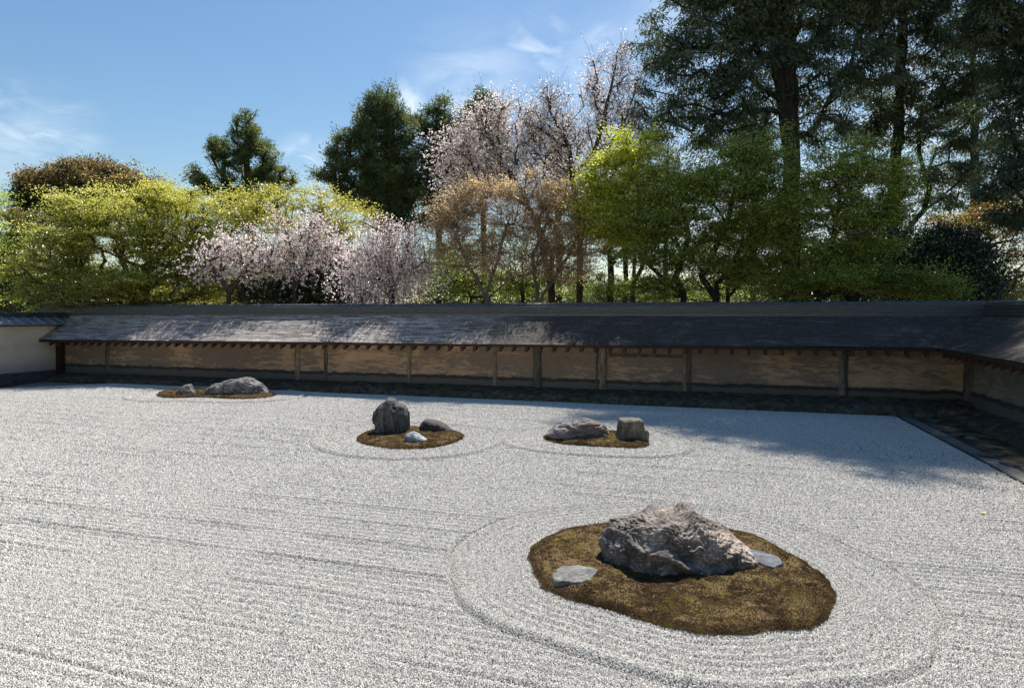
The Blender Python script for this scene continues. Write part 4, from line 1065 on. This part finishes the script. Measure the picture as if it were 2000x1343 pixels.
L_BLOS2 = leaf_mat('cherry_blossom_faded', [(0., (.60, .44, .34)), (.25, (.84, .72, .68)), (1., (.97, .92, .90))], .5, .0)
L_OAK = leaf_mat('evergreen_new_growth', [(0., (.018, .035, .012)), (.45, (.08, .12, .035)), (.6, (.24, .20, .07)), (1., (.52, .33, .15))], .35, .03)
L_CAM = leaf_mat('camellia_leaf', [(0., (.012, .025, .012)), (.6, (.03, .055, .02)), (1., (.06, .09, .03))], .15, .10, .35)
L_MIX = leaf_mat('autumn_tinted_leaf', [(0., (.05, .08, .015)), (.4, (.22, .24, .03)), (.7, (.45, .26, .05)), (1., (.40, .12, .05))], .4)
L_TAN = leaf_mat('tan_leaf', [(0., (.10, .08, .03)), (.5, (.28, .22, .08)), (1., (.45, .36, .14))], .4)

L_FARD = leaf_mat('dark_green_leaf', [(0., (.05, .075, .02)), (.5, (.12, .16, .035)), (1., (.27, .29, .06))], .45, .03)  # dark green of the background evergreens
GB = 'trees behind the back wall'
def top_light(zmid, zs):
    return lambda P, r, t: t * .7 + .3 * np.clip((P[:, 2] - zmid) / zs + .5, 0, 1)
# --- left
tree('maple_tree', 'bright green maple cut by the left edge of the picture', 'tree', -30, 31, [[(-30, 540)]], [(-20, 440, 65, 75), (-10, 540, 70, 60)], 260, (.085, .07), 'maple', L_MAPLE_LT, BARK, 101, GB, .14, 80)
tree('oak_tree', 'dark evergreen broadleaf tree with orange new growth on top, far left', 'tree', 175, 46, [[(178, 520)]],
     [(95, 375, 62, 48), (150, 350, 50, 28), (200, 365, 75, 45), (265, 378, 62, 42), (310, 395, 40, 32), (75, 410, 40, 50), (100, 480, 70, 70), (60, 540, 60, 60)], 900, (.15, .085), 'broad', L_OAK, BARK_DARK, 102, GB, .35, 150, (.36, .24), surf=.7,
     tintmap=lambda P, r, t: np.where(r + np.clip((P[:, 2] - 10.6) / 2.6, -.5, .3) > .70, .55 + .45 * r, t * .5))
tree('cedar_tree', 'dark tip of a distant conifer above the orange topped tree', 'tree', 165, 62, [[(165, 330)]], [(165, 335, 42, 16), (172, 322, 20, 8)], 50, (.35, .06), 'needle', L_CEDAR, BARK_DARK, 103, GB, .25, 50, (.45, .25))
tree('maple_tree', 'broad yellow-green maple with fan shaped sprays at the left', 'tree', 270, 26.8, [[(262, 560), (235, 500)], [(285, 540), (330, 470)], [(255, 565), (160, 520)]],
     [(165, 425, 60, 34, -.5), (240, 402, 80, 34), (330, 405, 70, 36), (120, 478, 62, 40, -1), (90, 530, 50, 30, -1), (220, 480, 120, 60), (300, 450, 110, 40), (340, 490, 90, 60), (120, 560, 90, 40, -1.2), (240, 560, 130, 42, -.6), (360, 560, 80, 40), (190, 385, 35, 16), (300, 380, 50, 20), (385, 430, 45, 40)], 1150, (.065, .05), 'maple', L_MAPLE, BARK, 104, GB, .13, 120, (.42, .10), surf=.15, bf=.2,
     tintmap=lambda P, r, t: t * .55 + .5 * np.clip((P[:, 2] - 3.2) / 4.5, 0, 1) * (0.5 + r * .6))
tree('maple_tree', 'loose golden yellow maple behind the pale cherries, left of centre', 'tree', 540, 28, [[(540, 560), (520, 500), (470, 440)], [(545, 560), (590, 480), (640, 420)]],
     [(440, 420, 60, 45), (520, 410, 60, 40), (590, 405, 55, 35), (655, 420, 50, 40), (430, 480, 70, 40), (540, 460, 90, 40), (650, 470, 70, 35), (500, 385, 30, 14), (610, 380, 35, 14), (690, 440, 28, 26), (440, 550, 80, 40), (560, 540, 80, 50)], 760, (.065, .05), 'maple', L_MAPLE_Y, BARK, 105, GB, .09, 90, (.38, .12), surf=.25, bf=.2)
# tan shrub and dark shrubs on the far left
tree('shrub', 'tan leaved bush at the lower left edge', 'shrub', 10, 32, [[(12, 560)]], [(15, 510, 50, 28), (40, 440, 25, 30)], 110, (.09, .06), 'maple', L_TAN, BARK, 106, GB, .06, 60)
tree('camellia_shrub', 'dark evergreen bush under the maples at the lower left edge', 'shrub', 60, 33, [[(60, 590)]], [(40, 570, 100, 45), (170, 560, 90, 50, 1.5), (90, 500, 60, 60, 2)], 330, (.13, .07), 'broad', L_CAM, BARK_DARK, 107, GB, .08, 60, (.4, .3))
# --- conifers in the middle distance
tree('cedar_tree', 'rounded cedar with separate foliage pads standing alone against the sky, left of centre', 'tree', 487, 45, [[(487, 500), (484, 400), (480, 235)], [(487, 470), (470, 400), (425, 330)], [(487, 450), (520, 390), (548, 350)]],
     [(478, 240, 20, 20), (478, 268, 32, 22), (500, 290, 30, 18), (450, 290, 38, 20), (425, 305, 26, 16), (520, 300, 22, 14), (480, 325, 40, 24), (535, 345, 38, 18), (550, 365, 26, 16), (395, 345, 34, 14), (415, 370, 30, 14), (440, 340, 28, 16), (380, 385, 22, 12), (500, 360, 40, 20), (460, 385, 50, 24), (530, 395, 44, 18), (480, 420, 60, 22)], 300, (.20, .055), 'needle', L_CEDAR_A, BARK_RED, 111, GB, .28, 160, (.27, .19), surf=.55, bf=.15, tip=.012)
tree('cedar_tree', 'largest of the middle distance cedars, with a broad ragged crown', 'tree', 762, 42, [[(762, 500), (760, 380), (752, 190)], [(762, 440), (720, 380), (660, 340)], [(762, 420), (800, 360)]],
     [(748, 188, 24, 18), (735, 215, 30, 24), (765, 220, 34, 28), (722, 250, 34, 26), (775, 262, 36, 30), (690, 272, 36, 22), (740, 290, 46, 30), (790, 305, 34, 34), (668, 310, 36, 20), (645, 335, 36, 20), (700, 330, 44, 28), (765, 345, 54, 34), (690, 370, 50, 26), (740, 390, 60, 32), (785, 385, 34, 36), (760, 430, 60, 22)], 520, (.20, .055), 'needle', L_CEDAR, BARK_RED, 112, GB, .30, 170, (.30, .20), surf=.5, bf=.15, tip=.012)
tree('cedar_tree', 'narrow cedar just left of the tall pale cherry', 'tree', 858, 44, [[(858, 500), (855, 380), (852, 210)]],
     [(852, 212, 24, 20), (842, 245, 30, 28), (868, 250, 28, 30), (850, 295, 38, 34), (880, 310, 28, 30), (835, 345, 32, 34), (865, 360, 38, 38), (850, 415, 40, 34), (890, 400, 26, 40)], 320, (.20, .055), 'needle', L_CEDAR, BARK_RED, 113, GB, .2, 150, (.30, .22), surf=.5, bf=.15, tip=.012)
tree('cedar_tree', 'dark pointed cedar seen behind the pale cherry blossom', 'tree', 945, 46, [[(945, 500), (944, 300), (942, 185)]],
     [(942, 190, 18, 16), (930, 218, 26, 22), (955, 225, 28, 26), (940, 262, 38, 30), (950, 310, 42, 34), (930, 350, 40, 34), (975, 360, 34, 30)], 240, (.20, .055), 'needle', L_CEDAR, BARK_RED, 114, GB, .2, 140, (.30, .22), surf=.5, bf=.15, tip=.012)
tree('cedar_tree', 'small dark conifer showing between the two tall cherries', 'tree', 1092, 48, [[(1092, 500), (1090, 280)]], [(1090, 285, 14, 16), (1092, 315, 22, 24), (1095, 350, 26, 24)], 70, (.26, .05), 'needle', L_CEDAR, BARK_RED, 115, GB, .25, 80, (.32, .24))
# --- cherries
GC = 'cherry trees behind the back wall'
tree('cherry_tree', 'low spreading cherry with pale pink blossom over the wall, leftmost of the cherries', 'tree', 447, 24.8, [[(447, 575), (430, 540), (405, 510)], [(447, 575), (470, 540), (520, 505)]],
     [(420, 500, 34, 26), (455, 495, 40, 26), (500, 505, 40, 24), (410, 535, 30, 16), (540, 500, 24, 30), (480, 530, 40, 22)], 150, (.065, .055), 'blossom', L_BLOS, BARK, 121, GC, .08, 52, (.46, .34), twigs=5, surf=.3, tip=.006)
tree('cherry_tree', 'slender cherry with upright wands of pale blossom in the gap of the yellow maple', 'tree', 575, 25, [[(575, 560), (572, 500), (560, 455)], [(575, 570), (600, 500), (605, 450)]],
     [(548, 452, 22, 18), (560, 490, 30, 26), (600, 470, 26, 34), (585, 520, 42, 30), (640, 470, 24, 22), (650, 500, 40, 24), (505, 455, 14, 12), (618, 440, 14, 18)], 150, (.065, .055), 'blossom', L_BLOS, BARK, 122, GC, .06, 50, (.38, .46), twigs=5, surf=.3, tip=.006)
tree('cherry_tree', 'dense weeping cherry in full pink blossom, just left of the bronze maple', 'tree', 765, 23.2, [[(765, 560), (760, 500), (755, 440)], [(765, 570), (790, 510), (800, 470)]],
     [(755, 430, 22, 16), (740, 455, 34, 22), (780, 450, 34, 20), (720, 485, 38, 26), (770, 485, 50, 26), (815, 480, 30, 30), (700, 520, 34, 26), (760, 520, 54, 28), (815, 525, 34, 30), (740, 555, 60, 26), (700, 490, 20, 14)], 300, (.06, .052), 'weep', L_BLOS, BARK, 123, GC, .09, 75, (.34, .95), twigs=4, surf=.25)
tree('cherry_tree', 'tall sparse cherry with pale blossom leaning left above the bronze maple', 'tree', 1080, 25.5, [[(1075, 560), (1050, 440), (1010, 360), (970, 300), (945, 250)], [(1075, 540), (1050, 430), (1080, 380)], [(1078, 500), (1030, 400), (930, 350)]],
     [(1040, 260, 40, 40), (1080, 330, 50, 40), (880, 290, 40, 30), (960, 210, 34, 22), (920, 250, 40, 34), (990, 240, 40, 34), (940, 290, 50, 36), (900, 300, 34, 28), (1000, 290, 44, 40), (890, 340, 40, 30), (950, 345, 50, 34), (1010, 350, 46, 36), (1060, 400, 44, 40), (900, 375, 40, 26), (870, 330, 16, 16)], 520, (.06, .055), 'blossom', L_BLOS2, BARK, 124, GC, .10, 50, (.42, .36), twigs=6, surf=.35, tip=.007)
tree('cherry_tree', 'tallest and barest cherry with bare twigs rising against the sky beside the great cypress', 'tree', 1130, 25, [[(1135, 560), (1130, 440), (1117, 350), (1112, 290), (1075, 220), (1068, 170)], [(1132, 480), (1120, 345), (1160, 300), (1180, 230), (1205, 120)], [(1132, 480), (1160, 330), (1215, 250), (1240, 180)]],
     [(1070, 190, 24, 28), (1045, 235, 28, 30), (1090, 230, 34, 34), (1060, 280, 36, 34), (1110, 275, 34, 36), (1150, 190, 18, 30), (1165, 160, 16, 40), (1205, 150, 14, 50), (1185, 210, 34, 40), (1220, 240, 34, 30), (1160, 270, 40, 34), (1215, 120, 10, 36), (1190, 310, 44, 30), (1240, 170, 20, 20), (1130, 330, 50, 26), (1240, 290, 30, 34)], 680, (.055, .05), 'blossom', L_BLOS2, BARK, 125, GC, .09, 22, (.30, .36), twigs=6, surf=.35, tip=.006)
# --- bronze maple and the maples right of it
tree('maple_tree', 'fine twigged maple with bronze young leaves in the centre', 'tree', 1010, 22.8, [[(945, 575), (915, 520), (890, 460)], [(950, 575), (975, 500), (990, 440)], [(1050, 575), (1040, 500), (1070, 430)], [(1060, 575), (1110, 500), (1140, 440)], [(955, 580), (1000, 540), (930, 470)]],
     [(905, 410, 46, 36), (960, 390, 60, 40), (1030, 390, 60, 40), (1090, 385, 50, 36), (1130, 400, 40, 40), (880, 450, 44, 30), (950, 450, 70, 44), (1040, 455, 80, 50), (1125, 460, 50, 50), (900, 500, 50, 34), (990, 510, 90, 36), (1090, 520, 70, 40), (860, 432, 20, 14)], 1300, (.045, .034), 'maple', L_MAPLE_O, BARK_PALE, 131, GB, .06, 72, (.33, .14), twigs=6, surf=.1, bf=.18, tip=.006,
     tintmap=lambda P, r, t: t)
tree('maple_tree', 'pale lemon green young maple leaning left of the great cypress', 'tree', 1232, 22, [[(1235, 560), (1255, 520), (1240, 440), (1220, 380)]],
     [(1158, 350, 18, 12), (1195, 318, 26, 16), (1240, 300, 28, 18), (1190, 372, 36, 20), (1250, 345, 34, 20), (1215, 410, 44, 22), (1160, 415, 26, 16), (1185, 450, 46, 16), (1262, 272, 14, 14), (1225, 272, 14, 14), (1275, 395, 30, 18), (1235, 470, 44, 14)], 520, (.07, .055), 'maple', L_MAPLE_LY, BARK, 132, GB, .07, 80, (.33, .10), surf=.3)
tree('maple_tree', 'large green maple left of the cypress trunk, with several leaning stems', 'tree', 1330, 21.3, [[(1335, 575), (1320, 540), (1345, 460), (1330, 400)], [(1400, 585), (1370, 540), (1420, 440), (1440, 350)], [(1335, 580), (1270, 520), (1250, 450)]],
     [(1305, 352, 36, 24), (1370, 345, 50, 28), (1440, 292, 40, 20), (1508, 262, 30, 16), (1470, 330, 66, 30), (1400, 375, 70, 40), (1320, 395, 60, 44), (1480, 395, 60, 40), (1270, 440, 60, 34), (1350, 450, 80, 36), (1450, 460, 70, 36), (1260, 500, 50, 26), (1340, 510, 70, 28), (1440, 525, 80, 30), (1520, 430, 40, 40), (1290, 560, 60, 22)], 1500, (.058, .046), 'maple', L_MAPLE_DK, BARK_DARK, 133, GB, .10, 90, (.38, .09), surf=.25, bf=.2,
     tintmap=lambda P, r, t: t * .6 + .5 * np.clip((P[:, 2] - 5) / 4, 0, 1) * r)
tree('maple_tree', 'wide green maple right of the cypress trunk, its lowest sprays touching the wall ridge', 'tree', 1600, 20.2, [[(1600, 580), (1620, 500), (1640, 400)], [(1600, 585), (1560, 520), (1560, 440)], [(1600, 585), (1680, 540), (1760, 500)]],
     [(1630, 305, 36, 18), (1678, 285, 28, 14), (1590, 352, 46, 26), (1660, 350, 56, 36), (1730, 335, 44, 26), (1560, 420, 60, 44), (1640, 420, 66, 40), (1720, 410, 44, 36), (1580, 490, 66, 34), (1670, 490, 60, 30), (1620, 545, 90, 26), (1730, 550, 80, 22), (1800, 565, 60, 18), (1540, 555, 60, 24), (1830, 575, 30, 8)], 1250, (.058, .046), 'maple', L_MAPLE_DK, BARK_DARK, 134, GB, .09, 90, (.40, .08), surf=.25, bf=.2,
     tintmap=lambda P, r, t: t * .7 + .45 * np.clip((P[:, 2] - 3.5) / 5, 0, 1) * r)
# --- the great conifers on the right
GY = 'great conifers on the right'
tree('cypress_tree', 'giant dark cypress with a thick straight trunk reaching out of the top of the picture', 'tree', 1543, 26, [[(1543, 560), (1546, 300), (1540, 60), (1530, -180), (1550, -600)], [(1543, 300), (1515, 120), (1500, -60)]],
     [(1640, -590, 44, 22), (1560, -640, 30, 24), (1600, -510, 60, 46), (1660, -440, 56, 34), (1540, -560, 40, 36), (1720, -380, 50, 26), (1780, -320, 60, 28), (1520, -470, 50, 40), (1470, -400, 56, 34), (1410, -330, 56, 30), (1370, -240, 60, 34), (1290, -150, 60, 30), (1560, -400, 90, 90), (1640, -300, 110, 80), (1510, -280, 120, 90), (1500, -150, 170, 80), (1370, -60, 110, 60), (1520, -50, 170, 70), (1660, -50, 120, 60), (1330, 40, 70, 50), (1430, 20, 90, 56), (1560, 30, 120, 50), (1690, 30, 80, 50), (1300, 110, 55, 44), (1390, 110, 80, 50), (1480, 120, 80, 60), (1620, 110, 90, 50), (1280, 190, 50, 36), (1350, 190, 70, 40), (1440, 200, 80, 44), (1600, 190, 70, 44), (1260, 240, 44, 26), (1340, 255, 70, 30), (1430, 270, 80, 30), (1620, 260, 60, 34), (1700, 130, 60, 50), (1490, 30, 60, 70)], 1900, (.17, .045), 'needle', L_HINOKI, BARK_DARK, 141, GY, .33, 120, (.36, .14), up=.1, bf=.12, tip=.010, droop=.45, surf=.35)
tree('cypress_tree', 'loose dark conifer with a crooked trunk between the giant cypress and the right edge', 'tree', 1775, 28, [[(1745, 585), (1742, 440), (1750, 330), (1760, 120), (1770, -60), (1790, -280)], [(1745, 480), (1805, 410), (1815, 370), (1795, 300), (1800, 200)]],
     [(1800, -260, 110, 90), (1840, -160, 110, 70), (1770, -60, 90, 60), (1730, 20, 60, 44), (1830, 20, 70, 44), (1780, 90, 70, 40), (1870, 110, 50, 40), (1720, 180, 50, 40), (1800, 180, 70, 40), (1870, 210, 50, 30), (1740, 250, 60, 34), (1830, 270, 60, 26), (1900, 170, 60, 30), (1920, 260, 50, 26), (1700, 320, 46, 22), (1640, 380, 40, 22), (1870, 330, 60, 20), (1790, 350, 60, 20), (1860, 390, 60, 18), (1680, 240, 50, 34)], 950, (.17, .045), 'needle', L_HINOKI, BARK_DARK, 142, GY, .22, 125, (.32, .12), up=.1, bf=.15, tip=.010, droop=.45, surf=.4)
tree('cypress_tree', 'drooping dark conifer cut by the right edge of the picture', 'tree', 2060, 24, [[(2060, 560), (2055, 300), (2050, 0), (2040, -250)]],
     [(2000, -330, 120, 80), (1930, -230, 100, 60), (2030, -180, 110, 70), (1990, -70, 110, 60), (1950, 20, 70, 44), (2030, 40, 90, 60), (1985, 110, 60, 40), (2060, 150, 90, 60), (1960, 190, 44, 26), (2010, 240, 60, 40), (1985, 320, 50, 34), (2060, 320, 80, 50), (1950, 370, 44, 20), (2000, 420, 60, 26), (1920, 60, 30, 24)], 1000, (.17, .045), 'needle', L_HINOKI, BARK_RED, 143, GY, .36, 125, (.32, .13), up=.1, bf=.15, tip=.010, droop=.5, surf=.4)
tree('cypress_tree', 'farther dark conifer filling the gap beside the right edge of the picture', 'tree', 1905, 38, [[(1905, 500), (1903, 200), (1900, 10)]],
     [(1900, 20, 26, 30), (1885, 90, 40, 20), (1930, 150, 44, 22), (1875, 215, 50, 20), (1935, 285, 50, 20), (1880, 345, 50, 18), (1950, 390, 50, 22), (1890, 430, 50, 20)], 200, (.22, .055), 'needle', L_HINOKI, BARK_DARK, 144, GY, .26, 100, (.42, .18), up=.1, bf=.15, tip=.010, droop=.5, surf=.4)
# --- evergreen shrubs and the understorey
GU = 'understorey shrubs behind the wall'
tree('camellia_shrub', 'glossy dark camellia mound behind the wall at the right, below the conifers', 'shrub', 1860, 24.5, [[(1850, 590), (1845, 540)]], [(1800, 490, 70, 40), (1860, 480, 60, 40), (1900, 520, 60, 44), (1790, 550, 80, 40), (1880, 565, 80, 34)], 520, (.10, .055), 'broad', L_CAM, BARK_DARK, 151, GU, .10, 90, (.30, .22), surf=.6)
tree('camellia_shrub', 'dark glossy evergreen between the slender cherry and the weeping cherry', 'shrub', 625, 26.5, [[(625, 590)]], [(600, 560, 70, 34), (650, 530, 50, 44), (680, 560, 50, 34), (520, 570, 60, 26)], 330, (.11, .06), 'broad', L_CAM, BARK_DARK, 152, GU, .08, 70, (.34, .26), surf=.6)
tree('camellia_shrub', 'dark leafy evergreen behind the foot of the giant cypress', 'shrub', 1660, 27, [[(1660, 590)]], [(1640, 520, 60, 50), (1700, 480, 50, 60), (1560, 560, 90, 30), (1690, 560, 70, 34), (1740, 430, 30, 40)], 420, (.11, .06), 'broad', L_CAM, BARK_DARK, 153, GU, .10, 70, (.34, .28), surf=.5)
tree('maple_tree', 'tree with red and yellow tinted leaves at the far right behind the camellia', 'tree', 1940, 30, [[(1940, 560), (1930, 480)]], [(1890, 445, 60, 34), (1950, 430, 60, 40), (2000, 470, 60, 50), (1960, 540, 60, 50), (1850, 460, 44, 20)], 380, (.085, .06), 'maple', L_MIX, BARK, 154, GB, .12, 60, (.38, .2))
tree('maple_tree', 'low lime green maple seen through the stems of the bronze maple', 'tree', 920, 34, [[(920, 580)]], [(880, 545, 60, 34), (960, 555, 80, 30), (1050, 560, 80, 28), (900, 500, 40, 26)], 340, (.09, .07), 'maple', L_MAPLE_LT, BARK, 155, GU, .08, 60, (.45, .22))
tree('maple_tree', 'low yellow-green maple behind the stems left of the giant cypress', 'tree', 1230, 35, [[(1230, 585)]], [(1170, 560, 70, 28), (1270, 565, 80, 24), (1360, 570, 70, 22), (1440, 560, 60, 30)], 330, (.09, .07), 'maple', L_MAPLE_LT, BARK, 156, GU, .08, 55, (.45, .22))
tree('oak_tree', 'dark evergreen tree behind the stems of the large green maple', 'tree', 1420, 31, [[(1420, 560), (1425, 500)]],
     [(1350, 500, 50, 30), (1420, 470, 60, 34), (1500, 440, 60, 40), (1480, 510, 80, 36), (1400, 550, 80, 26), (1560, 500, 50, 40)], 330, (.11, .06), 'broad', L_FARD, BARK_DARK, 158, GU, .10, 60, (.40, .30), surf=.35)
tree('oak_tree', 'dark green tree behind the crown of the bronze maple', 'tree', 1020, 33, [[(1020, 560), (1020, 500)]],
     [(930, 510, 50, 30), (1000, 480, 60, 34), (1080, 470, 56, 36), (1130, 520, 60, 34), (1040, 540, 80, 26), (900, 560, 50, 22)], 260, (.10, .06), 'broad', L_FARD, BARK_DARK, 159, GU, .09, 42, (.42, .30), surf=.35)
tree('shrub', 'yellow-green bush low behind the wall under the leftmost cherry', 'shrub', 400, 28.5, [[(400, 592)]], [(380, 575, 60, 20), (450, 580, 60, 16), (500, 560, 30, 24)], 130, (.075, .055), 'maple', L_MAPLE_Y, BARK, 157, GU, .05, 60, (.35, .18))
# straight slim trunks standing in the gap left of the great cypress
for i, (px, dy, topy, w, lb) in enumerate(((1192, 36, 330, .17, 'slim straight dark trunk right of the bronze maple'), (1222, 40, 300, .15, 'slim straight trunk in the bright gap, second from the bronze maple'),
        (1238, 44, 320, .12, 'thinnest straight trunk in the bright gap'), (1300, 38, 280, .13, 'slim trunk behind the green maple, nearest the giant cypress on its left'), (1470, 36, 200, .20, 'straight dark trunk close on the left of the giant cypress'))):
    tree('cedar_tree', lb, 'tree', px, dy, [[(px, 500), (px + 3, 400), (px + 5, topy)]], [(px + 5, topy + 30, 26, 34), (px, topy + 90, 40, 40), (px + 8, topy + 150, 30, 30)], 90, (.26, .05), 'needle', L_CEDAR, BARK_DARK, 160 + i, 'slim conifers in the gap behind the maples', w, 60, (.34, .24), bf=.1, tip=.010)

# far wood behind everything: reads as one mass low between the trunks
def far_wood():
    rng = np.random.default_rng(77); L_ = []; N_ = 260
    for i in range(N_ * 6):
        px = rng.uniform(-250, 2250); y = rng.uniform(52, 66)
        top = 560 + 14 * math.sin(px * .013) + 8 * math.sin(px * .041 + 1)
        if 1190 < px < 1420: top = 578
        if px > 1420: top -= 14
        if px < 900: top -= 22
        zt = CAMZ + (HOR - top) / F * y
        c = at(px, HOR, y); c[2] = rng.uniform(min(2.4, zt - .5), zt); L_.append(c + rng.normal(size=(110, 3)).clip(-1.6, 1.6) * np.array([.9, .9, .45]))
    P = np.concatenate(L_); n = len(P)
    v, f_ = leaves(P, rng.normal(size=(n, 3)), rng.normal(size=(n, 3)) + np.array([0, 0, .6]), rng.uniform(.18, .34, n), rng.uniform(.1, .2, n))
    t = np.repeat(rng.random(N_ * 6), 110) * .6 + rng.random(n) * .4
    o = mesh('far_wood', v, f_, [L_FAR], False, {'tint': ('FACE', t)}); tag(o, 'low mass of far green wood between the trunks', 'wood', kind='stuff')
L_FAR = leaf_mat('far_leaf', [(0., (.02, .04, .015)), (.5, (.06, .09, .025)), (1., (.15, .18, .04))], .35)
far_wood()
print('leaves', sum(t[1] for t in TREES), 'nodes', sum(t[2] for t in TREES))
